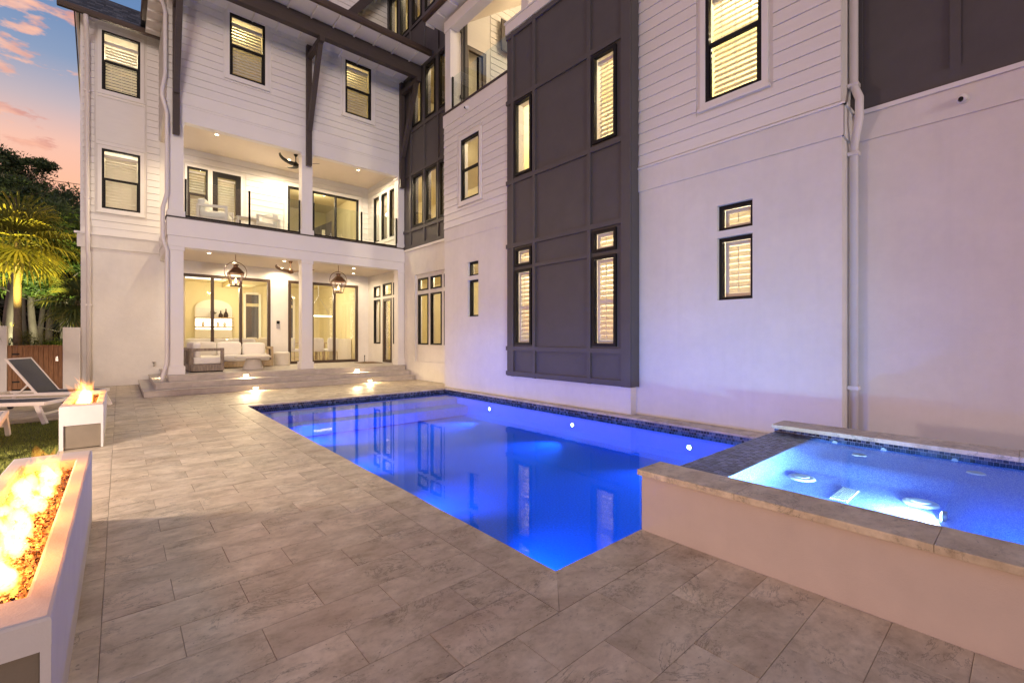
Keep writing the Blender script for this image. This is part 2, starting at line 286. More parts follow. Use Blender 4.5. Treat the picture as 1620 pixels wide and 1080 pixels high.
# ------------------------------------------------------------------ mesh helpers
class MB:
    def __init__(s): s.v = []; s.f = []
    def add(s, vs, fs):
        o = len(s.v); s.v.extend([tuple(q) for q in vs]); s.f.extend([tuple(i+o for i in f) for f in fs]); return s
    def box(s, x0, x1, y0, y1, z0, z1):
        x0, x1 = min(x0, x1), max(x0, x1); y0, y1 = min(y0, y1), max(y0, y1); z0, z1 = min(z0, z1), max(z0, z1)
        return s.add([(x0,y0,z0),(x1,y0,z0),(x1,y1,z0),(x0,y1,z0),(x0,y0,z1),(x1,y0,z1),(x1,y1,z1),(x0,y1,z1)],
                     [(0,3,2,1),(4,5,6,7),(0,1,5,4),(1,2,6,5),(2,3,7,6),(3,0,4,7)])
    def hexa(s, p):  # eight corners, bottom ring then top ring
        return s.add(p, [(0,3,2,1),(4,5,6,7),(0,1,5,4),(1,2,6,5),(2,3,7,6),(3,0,4,7)])
    def cbox(s, x0, x1, y0, y1, z0, z1, r):
        bm = bmesh.new(); bmesh.ops.create_cube(bm, size=1)
        for vv in bm.verts: vv.co = Vector(((x0+x1)/2+vv.co.x*(x1-x0), (y0+y1)/2+vv.co.y*(y1-y0), (z0+z1)/2+vv.co.z*(z1-z0)))
        bmesh.ops.bevel(bm, geom=bm.edges[:], offset=r, segments=2, affect='EDGES', profile=.5)
        bm.verts.ensure_lookup_table(); s.add([vv.co for vv in bm.verts], [[vv.index for vv in f.verts] for f in bm.faces] if not bm.verts.index_update() else []); bm.free(); return s
    def bar(s, a, b, w, h=None, up=(0, 0, 1)):
        a, b = Vector(a), Vector(b); h = h or w; d = (b-a).normalized(); u = Vector(up)
        if abs(d.dot(u)) > .98: u = Vector((0, 1, 0))
        r_ = d.cross(u).normalized(); q = r_.cross(d).normalized()
        ps = []
        for c in (a, b):
            for i, j in ((-1,-1),(1,-1),(1,1),(-1,1)): ps.append(c+r_*i*w/2+q*j*h/2)
        return s.hexa(ps)
    def tube(s, pts, r, n=10, cap=True):
        pts = [Vector(p) for p in pts]; rs = r if isinstance(r, (list, tuple)) else [r]*len(pts)
        o = len(s.v); prev = None
        for i, p in enumerate(pts):
            d = (pts[min(i+1, len(pts)-1)]-pts[max(i-1, 0)]).normalized()
            if prev is None:
                u = Vector((0, 0, 1)) if abs(d.z) < .9 else Vector((0, 1, 0)); a = d.cross(u).normalized()
            else: a = (prev-d*prev.dot(d)).normalized()
            prev = a; b = d.cross(a)
            for k in range(n):
                t = 2*math.pi*k/n; s.v.append(tuple(p+(a*math.cos(t)+b*math.sin(t))*rs[i]))
        for i in range(len(pts)-1):
            for k in range(n): s.f.append((o+i*n+k, o+i*n+(k+1) % n, o+(i+1)*n+(k+1) % n, o+(i+1)*n+k))
        if cap: s.f.append(tuple(o+k for k in range(n))[::-1]); s.f.append(tuple(o+(len(pts)-1)*n+k for k in range(n)))
        return s
    def lathe(s, prof, c=(0, 0, 0), n=20):
        o = len(s.v)
        for r, z in prof:
            for k in range(n): t = 2*math.pi*k/n; s.v.append((c[0]+r*math.cos(t), c[1]+r*math.sin(t), c[2]+z))
        for i in range(len(prof)-1):
            for k in range(n): s.f.append((o+i*n+k, o+i*n+(k+1) % n, o+(i+1)*n+(k+1) % n, o+(i+1)*n+k))
        s.f.append(tuple(o+k for k in range(n))[::-1]); s.f.append(tuple(o+(len(prof)-1)*n+k for k in range(n)))
        return s
    def puff(s, c, sz, e=.35, nu=20, nv=12):
        """soft cushion: superellipsoid"""
        o = len(s.v); sg = lambda q, p: math.copysign(abs(q)**p, q)
        for j in range(nv+1):
            ph = -math.pi/2+math.pi*j/nv
            for i in range(nu):
                th = 2*math.pi*i/nu
                s.v.append((c[0]+sz[0]/2*sg(math.cos(ph), e)*sg(math.cos(th), e), c[1]+sz[1]/2*sg(math.cos(ph), e)*sg(math.sin(th), e), c[2]+sz[2]/2*sg(math.sin(ph), e*1.3)))
        for j in range(nv):
            for i in range(nu): s.f.append((o+j*nu+i, o+j*nu+(i+1) % nu, o+(j+1)*nu+(i+1) % nu, o+(j+1)*nu+i))
        return s
    def mesh(s, name, m, smooth=False):
        me = bpy.data.meshes.new(name); me.from_pydata(s.v, [], s.f); me.validate(); me.materials.append(m)
        if smooth: me.polygons.foreach_set('use_smooth', [True]*len(me.polygons))
        me.update(); return me
def link(name, me, parent=None, kind=None, label=None):
    o = bpy.data.objects.new(name, me); COL.objects.link(o)
    if parent is not None:
        o.parent = parent
        w = Matrix.Identity(4); q = parent
        while q is not None: w = q.matrix_basis @ w; q = q.parent
        o.matrix_parent_inverse = Matrix.Identity(4)
        o.matrix_basis = w.inverted()
    if kind: o['kind'] = kind
    if label: o['label'] = label
    return o
def part(name, mb, m, parent, smooth=False, kind=None, label=None):
    """geometry given in world coordinates; parent may sit anywhere"""
    return link(name, mb.mesh(name, m, smooth), parent, kind, label)
def thing(name, label, cat, loc=(0, 0, 0), group=None, rz=0):
    o = bpy.data.objects.new(name, None); COL.objects.link(o); o.location = loc; o.rotation_euler = (0, 0, rz); o.empty_display_size = .1
    o['label'] = label; o['category'] = cat
    if group: o['group'] = group
    return o
def tag(o, label, cat, group=None):
    o['label'] = label; o['category'] = cat
    if group: o['group'] = group
    return o
def dup(root, loc, rz=None, label=None):
    r_ = root.copy(); COL.objects.link(r_); r_.location = loc
    if rz is not None: r_.rotation_euler = (0, 0, rz)
    if label: r_['label'] = label
    for ch in list(root.children):
        c = ch.copy(); COL.objects.link(c); c.parent = r_
        for g in list(ch.children):
            d = g.copy(); COL.objects.link(d); d.parent = c
    return r_
def lampo(name, kind, loc, energy, color, parent, size=.1, spot=None, direc=None, blend=.6, sizey=None):
    l = bpy.data.lights.new(name, kind); l.energy = energy; l.color = color
    if kind == 'AREA':
        l.shape = 'RECTANGLE' if sizey else 'DISK'; l.size = size
        if sizey: l.size_y = sizey
    else: l.shadow_soft_size = size
    if kind == 'SPOT': l.spot_size = R(spot or 120); l.spot_blend = blend
    o = bpy.data.objects.new(name, l); COL.objects.link(o)
    mw = Matrix.Translation(loc)
    if direc is not None: mw = mw @ Vector(direc).to_track_quat('-Z', 'Y').to_matrix().to_4x4()
    if parent is not None:
        w = Matrix.Identity(4); q = parent
        while q is not None: w = q.matrix_basis @ w; q = q.parent
        o.parent = parent; o.matrix_basis = w.inverted() @ mw
    else: o.matrix_basis = mw
    return o
class Fr:
    """a wall plane: u along the wall, d inward from its outer face, z up"""
    def __init__(s, axis, pos): s.a = axis; s.p = pos
    def P(s, u, d, z): return (u, s.p+d, z) if s.a == 'Y' else (s.p+d, u, z)
    def box(s, mb, u0, u1, d0, d1, z0, z1):
        a, b = s.P(u0, d0, z0), s.P(u1, d1, z1); return mb.box(a[0], b[0], a[1], b[1], a[2], b[2])
def wall_mb(fr, u0, u1, z0, z1, holes, t=.2):
    mb = MB()
    us = sorted({u0, u1, *[h[0] for h in holes], *[h[1] for h in holes]}); zs = sorted({z0, z1, *[h[2] for h in holes], *[h[3] for h in holes]})
    us = [u for u in us if u0-1e-6 <= u <= u1+1e-6]; zs = [z for z in zs if z0-1e-6 <= z <= z1+1e-6]
    def hole(u, z): return any(h[0] < u < h[1] and h[2] < z < h[3] for h in holes)
    nu, nz = len(us)-1, len(zs)-1
    solid = [[not hole((us[i]+us[i+1])/2, (zs[j]+zs[j+1])/2) for j in range(nz)] for i in range(nu)]
    P = fr.P
    for i in range(nu):
        for j in range(nz):
            if not solid[i][j]: continue
            a, b, c, d = us[i], us[i+1], zs[j], zs[j+1]
            mb.add([P(a,0,c),P(b,0,c),P(b,0,d),P(a,0,d)], [(0,1,2,3)]); mb.add([P(a,t,c),P(b,t,c),P(b,t,d),P(a,t,d)], [(3,2,1,0)])
            for (ni, nj, q) in ((i-1,j,(a,a,c,d)),(i+1,j,(b,b,c,d)),(i,j-1,(a,b,c,c)),(i,j+1,(a,b,d,d))):
                if 0 <= ni < nu and 0 <= nj < nz and solid[ni][nj]: continue
                e, f, g, h = q
                if e == f: mb.add([P(e,0,g),P(e,t,g),P(e,t,h),P(e,0,h)], [(0,1,2,3)])
                else: mb.add([P(e,0,g),P(f,0,g),P(f,t,g),P(e,t,g)], [(0,1,2,3)])
    return mb

# ------------------------------------------------------------------ ground, lawn soil
PX0, PX1, PY0, PY1 = 2.05, 7.0, 1.94, 10.95        # pool opening
def sheet_hole(x0, x1, y0, y1, z, hole, zb):
    hx0, hx1, hy0, hy1 = hole; mb = MB()
    for a, b, c, d in ((x0, hx0, y0, y1), (hx1, x1, y0, y1), (hx0, hx1, y0, hy0), (hx0, hx1, hy1, y1)): mb.box(a, b, c, d, zb, z)
    return mb
link('ground', sheet_hole(-300, 300, -300, 300, -.075, (1.9, 7.2, 1.8, 11.1), -.5).mesh('ground', M['ground']), kind='structure')
deck = link('pool_deck', sheet_hole(-.60, 7.9, -3.0, 18.2, -.006, (PX0-.02, PX1+.02, PY0-.02, PY1+.02), -.07).mesh('pool_deck', M['sand']), kind='structure')
deck['label'] = 'silver travertine pool deck laid in running bond'
def paver_mesh(w, l, key={}):
    k = (round(w, 3), round(l, 3))
    if k not in key:
        mb = MB(); g = .0010; c = .0018
        a, b = w/2-g, l/2-g
        vs = [(-a,-b,-.03),(a,-b,-.03),(a,b,-.03),(-a,b,-.03),(-a,-b,-c),(a,-b,-c),(a,b,-c),(-a,b,-c),(-a+c,-b+c,0),(a-c,-b+c,0),(a-c,b-c,0),(-a+c,b-c,0)]
        mb.add(vs, [(0,1,5,4),(1,2,6,5),(2,3,7,6),(3,0,4,7),(4,5,9,8),(5,6,10,9),(6,7,11,10),(7,4,8,11),(8,9,10,11)])
        key[k] = mb.mesh('paver', M['trav'])
    return key[k]
NPAV = 0
def paver(x0, x1, y0, y1, z=0, parent=deck):
    global NPAV
    if x1-x0 < .03 or y1-y0 < .03: return
    o = link('paver', paver_mesh(x1-x0, y1-y0), parent); o.location = ((x0+x1)/2, (y0+y1)/2, z+rnd.uniform(-.0012, .0012)); NPAV += 1
RP = .2935; XG = .305
def field(xa, xb, j0, j1, ya=-9, yb=99, fn=paver):
    for j in range(j0, j1):
        y0, y1 = max(1.345+RP*j, ya), min(1.345+RP*(j+1), yb)
        if y1 <= y0: continue
        x = .23+XG*(j % 2) - .61*12
        while x < xb:
            fn(max(x, xa), min(x+.61, xb), y0, y1); x += .61
field(-.07, 1.755, 1, 34, ya=1.64)                        # along the pool, troughs to coping
field(-.07, 2.98, -5, 1)                                   # nearest rows in front of the spa
y = -1.2
while y < 11.2: paver(-.60, -.07, y, min(y+.61, 11.25)); y += .61
field(-.07, 7.72, 34, 39, ya=11.25, yb=14.02)              # between pool and porch steps
# coping: mitred corner pieces and straight runs
def coping_run(axis, a, b, c0, c1):
    n = max(1, round((b-a)/.61)); s_ = (b-a)/n
    for i in range(n):
        if axis == 'Y': paver(c0, c1, a+i*s_, a+(i+1)*s_)
        else: paver(a+i*s_, a+(i+1)*s_, c0, c1)
def mitre(pts):
    mb = MB(); n = len(pts); mb.v = [(x, y_, -.03) for x, y_ in pts]+[(x, y_, 0) for x, y_ in pts]
    mb.f = [tuple(range(n, 2*n))]+[(i, (i+1) % n, n+(i+1) % n, n+i) for i in range(n)]
    link('paver', mb.mesh('paver', M['trav']), deck)
mitre([(1.757, 1.642), (2.046, 1.931), (2.046, 2.25), (1.757, 2.25)][::-1][::-1])
mitre([(1.761, 1.640), (2.38, 1.640), (2.38, 1.94), (2.052, 1.94)])
coping_run('Y', 2.25, 10.95, 1.757, 2.05)
coping_run('X', 2.38, 2.98, 1.64, 1.94)
coping_run('X', 1.757, 7.3, 10.95, 11.25)
coping_run('Y', 1.95, 4.93, 7.0, 7.416); coping_run('Y', 4.93, 10.95, 7.0, 7.236)
# the rest of the paving, left of the border line and farther back, in one piece
mbs = MB()
def addp(x0, x1, y0, y1):
    if x1-x0 > .03 and y1-y0 > .03: mbs.box(x0+.002, x1-.002, y0+.002, y1-.002, -.03, 0)
field(-.07, 7.72, 39, 44, ya=11.25, yb=14.02, fn=addp); field(-4.2, -.07, 34, 57, ya=11.25, yb=18.0, fn=addp); field(-.07, .42, 43, 57, ya=14.02, yb=18.0, fn=addp)
part('paver_field', mbs, M['trav'], deck, kind='stuff')
part('paver_bed', MB().box(-4.3, -.6, 11.22, 18.2, -.07, -.012), M['joint'], deck)
# ------------------------------------------------------------------ the house
H = thing('house', 'large white stucco and clapboard house with charcoal panels and lit black framed windows', 'house', (4, 15, 0))
XW, XA, XP, XM, XR, YF, YB = 7.75, 7.24, 7.17, 7.42, 7.85, 14.85, 18.1
fF, fB, fG = Fr('Y', YF), Fr('Y', YB), Fr('Y', 18.05)
fW, fA, fP, fM, fR, fV, fL, fQ = Fr('X', XW), Fr('X', XA), Fr('X', XP), Fr('X', XM), Fr('X', XR), Fr('X', 7.80), Fr('Y', 11.25), Fr('X', .95)
def HP(name, mb, m, smooth=False, kind=None, label=None): return part(name, mb, m, H, smooth, kind, label)
def trim_around(fr, u0, u1, z0, z1, w=.09, d=-.033, sill=True):
    mb = MB(); fr.box(mb, u0-w, u0, d, .02, z0-w, z1+w*1.1); fr.box(mb, u1, u1+w, d, .02, z0-w, z1+w*1.1)
    fr.box(mb, u0, u1, d, .02, z1, z1+w*1.1); fr.box(mb, u0, u1, d, .02, z0-w, z0)
    if sill: fr.box(mb, u0-w-.03, u1+w+.03, d-.03, .02, z0-w-.045, z0-w)
    HP('window_trim', mb, M['trim'])
def frame_bars(fr, u0, u1, z0, z1, w, d0, d1, mids=()):
    mb = MB()
    fr.box(mb, u0, u0+w, d0, d1, z0, z1); fr.box(mb, u1-w, u1, d0, d1, z0, z1)
    fr.box(mb, u0+w, u1-w, d0, d1, z0, z0+w); fr.box(mb, u0+w, u1-w, d0, d1, z1-w, z1)
    for q in mids: fr.box(mb, q-w*.45, q+w*.45, d0+.004, d1-.004, z0+w, z1-w)
    return mb
def slats_mb(fr, u0, u1, z0, z1, d, pitch, wd, tilt):
    mb = MB(); z = z0+pitch*.5
    ca, sa = math.cos(tilt)*wd/2, math.sin(tilt)*wd/2
    while z < z1:
        e = .003; P = fr.P
        mb.hexa([P(u0,d-ca,z-sa-e),P(u1,d-ca,z-sa-e),P(u1,d+ca,z+sa-e),P(u0,d+ca,z+sa-e),P(u0,d-ca,z-sa+e),P(u1,d-ca,z-sa+e),P(u1,d+ca,z+sa+e),P(u0,d+ca,z+sa+e)]); z += pitch
    return mb
def window(fr, u0, u1, z0, z1, style='clear', rec=0.0, fw=.055, dh=False, mids=(), mid=None, name='window', fmat='black', trim=False, drop=0.0, label=None):
    if trim: trim_around(fr, u0, u1, z0, z1)
    w = HP(name, frame_bars(fr, u0, u1, z0, z1, fw, rec-.018, rec+.075, mids), M[fmat], label=label)
    part('pane', fr.box(MB(), u0+fw, u1-fw, rec+.03, rec+.036, z0+fw, z1-fw), M['glass'], w)
    if dh:
        zm = mid or (z0+z1)/2; mb = MB(); fr.box(mb, u0+fw, u1-fw, rec+.004, rec+.065, zm-.03, zm+.03)
        fr.box(mb, u0+fw, u0+fw+.028, rec+.012, rec+.06, z0+fw, zm-.03); fr.box(mb, u1-fw-.028, u1-fw, rec+.012, rec+.06, z0+fw, zm-.03)
        part('sash', mb, M[fmat], w)
    a, b, c, d = u0+fw, u1-fw, z0+fw, z1-fw
    if style == 'blind':
        mb = slats_mb(fr, a+.02, b-.02, c+.01, d-.12-drop, rec+.15, .088, .088, R(rnd.uniform(52, 70))); part('blind', mb, M['blind'], w)
        mb = MB(); fr.box(mb, a, b, rec+.11, rec+.19, d-.10-drop, d-.03-drop)
        for q in (.2, .5, .8): fr.box(mb, a+(b-a)*q-.004, a+(b-a)*q+.004, rec+.105, rec+.108, c, d-.1-drop)
        part('headrail', mb, M['roomw'], w)
    if style == 'shutter':
        st = .055; mb = MB()
        fr.box(mb, a, a+st, rec+.10, rec+.135, c, d); fr.box(mb, b-st, b, rec+.10, rec+.135, c, d)
        fr.box(mb, a+st, b-st, rec+.10, rec+.135, c, c+.06); fr.box(mb, a+st, b-st, rec+.10, rec+.135, d-.06, d)
        if d-c > 1.2: fr.box(mb, a+st, b-st, rec+.10, rec+.135, (c+d)/2-.03, (c+d)/2+.03)
        part('shutter_frame', mb, M['roomw'], w)
        mb = slats_mb(fr, a+st, b-st, c+.06, d-.06, rec+.118, .098, .094, R(rnd.uniform(56, 68)))
        fr.box(mb, (a+b)/2-.006, (a+b)/2+.006, rec+.062, rec+.074, c+.09, d-.09); part('louvres', mb, M['blind'], w)
    if style == 'curtain': part('curtain', fr.box(MB(), a, a+(b-a)*.33, rec+.2, rec+.26, c, d), M['curtain'], w)
    return w
NB = 0
BH = .205
def siding(fr, u0, u1, z0, z1, holes=(), out=.030):
    global NB
    n = max(1, round((z1-z0)/BH)); h = (z1-z0)/n
    for k in range(n):
        a, b = z0+k*h, z0+(k+1)*h
        segs = [(u0, u1, a, b)]
        for hu0, hu1, hz0, hz1 in holes:
            hu0, hu1, hz0, hz1 = hu0-.04, hu1+.04, hz0-.04, hz1+.04
            ns = []
            for s0, s1, sa, sb in segs:
                if hu1 <= s0 or hu0 >= s1 or hz1 <= sa or hz0 >= sb: ns.append((s0, s1, sa, sb)); continue
                if hu0 > s0: ns.append((s0, hu0, sa, sb))
                if hu1 < s1: ns.append((hu1, s1, sa, sb))
                if hz0 > sa+.03: ns.append((max(s0, hu0), min(s1, hu1), sa, hz0))
                if hz1 < sb-.03: ns.append((max(s0, hu0), min(s1, hu1), hz1, sb))
            segs = ns
        for s0, s1, sa, sb in segs:
            if s1-s0 < .04: continue
            P = fr.P; fa = (sa-a)/h; fb = (sb-a)/h; oa = -out+(out-.014)*fa; ob = -out+(out-.014)*fb; sb = sb-.005 if abs(sb-b) < 1e-6 else sb
            mb = MB().hexa([P(s0,oa,sa+.002),P(s1,oa,sa+.002),P(s1,.001,sa+.002),P(s0,.001,sa+.002),P(s0,ob,sb),P(s1,ob,sb),P(s1,.001,sb),P(s0,.001,sb)])
            HP('siding_board', mb, M['siding']); NB += 1
def band(fr, u0, u1, z0, z1, d, m='trim', name='band_course'): return HP(name, fr.box(MB(), u0, u1, d, .01, z0, z1), M[m])
def battens(fr, vs, hs, d=-.042, w=.09, m='dark'):
    for u, a, b in vs: HP('batten', fr.box(MB(), u-w/2, u+w/2, d, .004, a, b), M[m])
    for a, b, z, hw in hs: HP('batten', fr.box(MB(), a, b, d+.002, .004, z-hw/2, z+hw/2), M[m])

# --- back wing (left): stucco below, siding above
wg = [(-.40, .48, 8.79, 10.55), (-.40, .48, 5.28, 7.05)]
HP('wall', wall_mb(fG, -.85, 1.25, 0, 10.96, wg), M['stucco'])
HP('wall', Fr('X', -.85).box(MB(), 18.25, 25, 0, .2, 0, 10.9), M['stucco'])
band(fG, -.93, .96, 4.08, 4.46, -.045, 'stucco'); band(fG, -.99, .96, 4.462, 4.52, -.08)
band(fG, -.86, .96, 4.522, 4.70, -.02)
for i in range(1): band(fG, -.86, -.80, 4.70, 10.9, -.03, name='corner_board')
siding(fG, -.86, .95, 4.70, 10.92, [(-.52, .60, 5.1, 10.75)])
HP('panel', fG.box(MB(), -.52, .60, -.012, .001, 7.27, 8.57), M['siding'])
mb = MB(); fG.box(mb, -.52, .60, -.024, .001, 7.16, 7.26); fG.box(mb, -.52, .60, -.024, .001, 8.58, 8.67); fG.box(mb, -.52, -.50, -.024, .001, 7.26, 8.58); fG.box(mb, .58, .60, -.024, .001, 7.26, 8.58); HP('window_trim', mb, M['trim'])
for i, h in enumerate(wg): window(fG, *h, style='blind', dh=True, trim=True, drop=.16 if i == 0 else .05)
# --- porch back wall: sliders on both floors
low = [(1.42, 4.13, .47, 3.55), (4.72, 7.37, .47, 3.57)]
upp = [(1.66, 2.23, 5.31, 7.05), (2.36, 3.19, 4.70, 7.05), (4.70, 7.39, 4.70, 7.08)]
HP('wall', wall_mb(fB, 1.25, 8.0, .3, 7.9, low+upp), M['stucco'])
siding(fB, .95, 7.8, 4.68, 7.62, [(1.54, 3.31, 4.6, 7.17), (4.58, 7.51, 4.6, 7.2)])
trim_around(fB, 1.66, 2.23, 5.31, 7.05, .062); trim_around(fB, 2.36, 3.19, 4.75, 7.05, .062, -.037, sill=False); trim_around(fB, 4.70, 7.39, 4.78, 7.08, .11, sill=False)
trim_around(fB, 1.42, 4.13, .6, 3.55, .02, -.01, False)
window(fB, *low[0], mids=(2.36, 3.19), fw=.10, name='sliding_door', fmat='doorframe')
window(fB, *low[1], mids=(5.58, 6.42), fw=.10, name='sliding_door', fmat='doorframe')
window(fB, *upp[0], style='blind', dh=True)
window(fB, *upp[1], style='blind', fw=.15, name='balcony_door')
window(fB, *upp[2], mids=(5.60, 6.47), fw=.075, name='sliding_door')
# --- porch side wall (faces the porch and balcony)
sd_low = [(16.92, 17.51, 1.21, 2.96), (16.92, 17.51, 3.06, 3.50), (15.93, 16.69, .50, 2.96), (15.93, 16.69, 3.06, 3.54), (15.24, 15.80, 1.21, 2.96), (15.24, 15.80, 3.06, 3.52)]
sd_up = [(16.98, 17.51, 5.27, 7.06), (16.27, 16.80, 5.27, 7.06), (15.56, 16.09, 5.27, 7.06)]
HP('wall', wall_mb(fV, 14.85, 18.1, .2, 7.9, sd_low+sd_up), M['stucco'])
siding(fV, 15.1, 18.1, 4.68, 7.62, [(15.44, 17.63, 5.15, 7.18)])
mb = MB(); fV.box(mb, 15.44, 15.56, -.03, .001, 5.15, 7.2); fV.box(mb, 16.09, 16.27, -.03, .001, 5.27, 7.06); fV.box(mb, 16.80, 16.98, -.03, .001, 5.27, 7.06); fV.box(mb, 17.51, 17.63, -.03, .001, 5.15, 7.2)
fV.box(mb, 15.56, 17.51, -.03, .001, 7.06, 7.2); fV.box(mb, 15.56, 17.51, -.03, .001, 5.15, 5.27); HP('window_trim', mb, M['trim'])
for i, h in enumerate(sd_low): window(fV, *h, fw=.10 if i == 2 else .05, name='side_door' if i == 2 else ('transom_window' if i in (1, 3, 5) else 'window'), fmat='doorframe' if i == 2 else 'black')
for h in sd_up: window(fV, *h, fw=.045)
# --- porch structure
for (a, b) in ((.97, 1.29), (4.27, 4.59), (7.52, 7.76)):
    for z0, z1, bh in ((.467, 3.86, .22), (4.655, 7.2, .16)):
        c = HP('column', MB().cbox(a, b, 14.86, 15.18, z0, z1, .008), M['trim'])
        part('column_base', MB().cbox(a-.035, min(b+.035, 7.79), 14.825, 15.215, z0, z0+bh, .01), M['trim'], c)
        part('column_cap', MB().cbox(a-.02, min(b+.02, 7.78), 14.84, 15.20, z1-.10, z1+.001, .008), M['trim'], c)
HP('beam', MB().cbox(.95, 7.748, 14.84, 15.20, 3.861, 4.14, .006), M['trim']); HP('beam', MB().cbox(.93, 7.748, 14.80, 15.20, 4.141, 4.615, .008), M['trim'])
HP('beam', MB().cbox(.95, 1.30, 15.201, 18.04, 3.862, 4.139, .006), M['trim']); HP('beam', MB().cbox(.93, 1.30, 15.201, 18.02, 4.14, 4.559, .008), M['trim'])
HP('balcony_floor', MB().box(.91, 7.745, 14.785, 15.30, 4.617, 4.650), M['brown'])
HP('balcony_floor', MB().box(.98, 7.79, 14.86, 18.09, 4.652, 4.668), M['cast'])
HP('porch_ceiling', MB().box(1.301, 7.79, 15.201, 18.09, 3.96, 4.10), M['ceil'])
HP('balcony_ceiling', MB().box(.97, 7.79, 15.06, 18.09, 7.62, 7.75), M['ceil'])
# --- facade over the porch
fw_ = [(2.34, 3.24, 8.86, 10.62), (5.61, 6.50, 8.86, 10.62)]
HP('wall', wall_mb(fF, .95, 7.75, 7.201, 11.3, fw_, .2), M['siding'])
band(fF, .94, 7.74, 7.62, 7.66, -.012); band(fF, .94, 7.74, 7.20, 7.615, -.004); band(fF, .93, 7.74, 7.68, 8.00, -.016); band(fF, .93, 7.74, 8.0, 8.045, -.05)
siding(fF, .95, 7.74, 8.05, 10.92, [(2.22, 3.36, 8.74, 10.76), (5.49, 6.62, 8.74, 10.76)])
for i, h in enumerate(fw_): window(fF, *h, style='blind', dh=True, trim=True, drop=.10-.06*i)
HP('wall', Fr('X', .95).box(MB(), 15.05, 18.04, .0, .2, 7.63, 11.2), M['siding'])
siding(fQ, 14.85, 18.04, 7.65, 10.6)
# --- eave, gutter and roof over the facade
HP('eave_beam', MB().cbox(.52, 7.72, 13.56, 13.76, 10.22, 10.64, .01), M['brown'])
HP('soffit', MB().box(.55, 7.74, 12.92, 14.84, 10.662, 10.70), M['trim'])
x = 1.05
while x < 7.7:
    HP('rafter_tail', MB().box(x-.02, x+.02, 12.94, 14.83, 10.60, 10.661), M['trim']); x += .62
HP('soffit', MB().box(.58, .94, 14.85, 17.6, 10.60, 10.64), M['trim'])
y = 15.1
while y < 17.4:
    HP('rafter_tail', MB().box(.585, .925, y-.02, y+.02, 10.53, 10.599), M['trim']); y += .5
def gutter_mb(a, b, w=.13, h=.15, axis='X'):
    (x0, y0, z0), (x1, y1, z1) = a, b; prof = [(0, 0), (-.75*w, 0), (-w, .45*h), (-w, h), (-w+.012, h), (-w+.012, .5*h), (-.72*w, .012), (-.012, .012), (-.012, h), (0, h)]
    mb = MB(); n = len(prof)
    for X, Y, Z in (a, b):
        for d, e in prof: mb.v.append((X, Y+d, Z+e) if axis == 'X' else (X+d, Y, Z+e))
    mb.f = [(i, (i+1) % n, n+(i+1) % n, n+i) for i in range(n)]+[tuple(range(n))[::-1], tuple(range(n, 2*n))]
    return mb
HP('gutter', gutter_mb((.45, 12.92, 10.64), (7.68, 12.92, 10.64)), M['gutter'])
HP('gutter', gutter_mb((.58, 12.95, 10.64), (.58, 16.9, 10.64), axis='Y'), M['gutter'])
s26 = math.tan(R(24))
HP('roof', MB().add([(.47, 12.81, 10.80), (7.74, 12.81, 10.80), (7.74, 19.0, 10.80+6.19*s26), (6.66, 19.0, 10.80+6.19*s26), (.47, 12.81, 10.70), (7.74, 12.81, 10.70)], [(0, 1, 2, 3), (4, 5, 1, 0)])
   .add([(.47, 12.81, 10.80), (6.66, 19.0, 10.80+6.19*s26), (6.66, 25, 10.80+6.19*s26), (.47, 25, 10.80)], [(3, 2, 1, 0)]), M['shingle'])
# timber brackets
for xb in (1.12, 4.44, 7.60):
    b_ = HP('eave_bracket', MB().cbox(xb-.075, xb+.075, 14.66, 14.80, 6.78, 10.5, .008), M['brown'])
    part('strut', MB().bar((xb, 14.68, 7.86), (xb, 13.66, 10.16), .13, .15), M['brown'], b_)
    part('bracket_arm', MB().cbox(xb-.07, xb+.07, 13.50, 14.66, 10.06, 10.219, .008), M['brown'], b_)
# --- wing roof with shingles
mb = MB(); e0 = Vector((-1.27, 17.50, 10.72)); sl = Vector((0, 1.48, 1.30)); wd = 2.25
mb.add([e0, e0+Vector((wd, 0, 0)), e0+sl+Vector((wd, 0, 0)), e0+sl], [(0, 1, 2, 3)]); mb.add([e0-Vector((0,0,.1)), e0+Vector((wd, 0, -.1)), e0+Vector((wd,0,0)), e0], [(0,1,2,3)])
mb.add([e0+sl+Vector((.27, 0, 0)), e0+sl+Vector((wd, 0, 0)), e0+sl+Vector((wd, 3.5, -2.2)), e0+sl+Vector((.27, 3.5, -2.2))], [(0, 1, 2, 3)])
wr = HP('roof', mb, M['joint'])
mb = MB(); un = sl.normalized(); nn = Vector((0, -un.z, un.y))
for r_ in range(13):
    x = -.0-(r_ % 3)*.07
    while x < wd-.01:
        w_ = rnd.uniform(.13, .24); a = e0+Vector((max(x, 0)+.004, 0, 0))+un*(r_*.138); b = e0+Vector((min(x+w_, wd)-.004, 0, 0))+un*(r_*.138)
        t_ = .012+rnd.uniform(0, .008)
        mb.hexa([a+nn*.002, b+nn*.002, b+un*.15+nn*.001, a+un*.15+nn*.001, a+nn*t_, b+nn*t_, b+un*.15+nn*.004, a+un*.15+nn*.004]); x += w_
part('shingle', mb, M['shingle'], wr, kind='stuff')
HP('gutter', gutter_mb((-1.3, 17.55, 10.56), (.93, 17.55, 10.56), .13, .14), M['gutter'])
HP('soffit', MB().hexa([(-1.27, 17.55, 10.60), (.93, 17.55, 10.60), (.93, 18.04, 10.93), (-1.27, 18.04, 10.93), (-1.27, 17.55, 10.63), (.93, 17.55, 10.63), (.93, 18.04, 10.96), (-1.27, 18.04, 10.96)]), M['trim'])
for x in (-.6, -.1, .4): HP('rafter_tail', MB().bar((x, 17.58, 10.57), (x, 18.03, 10.875), .04, .05), M['trim'])
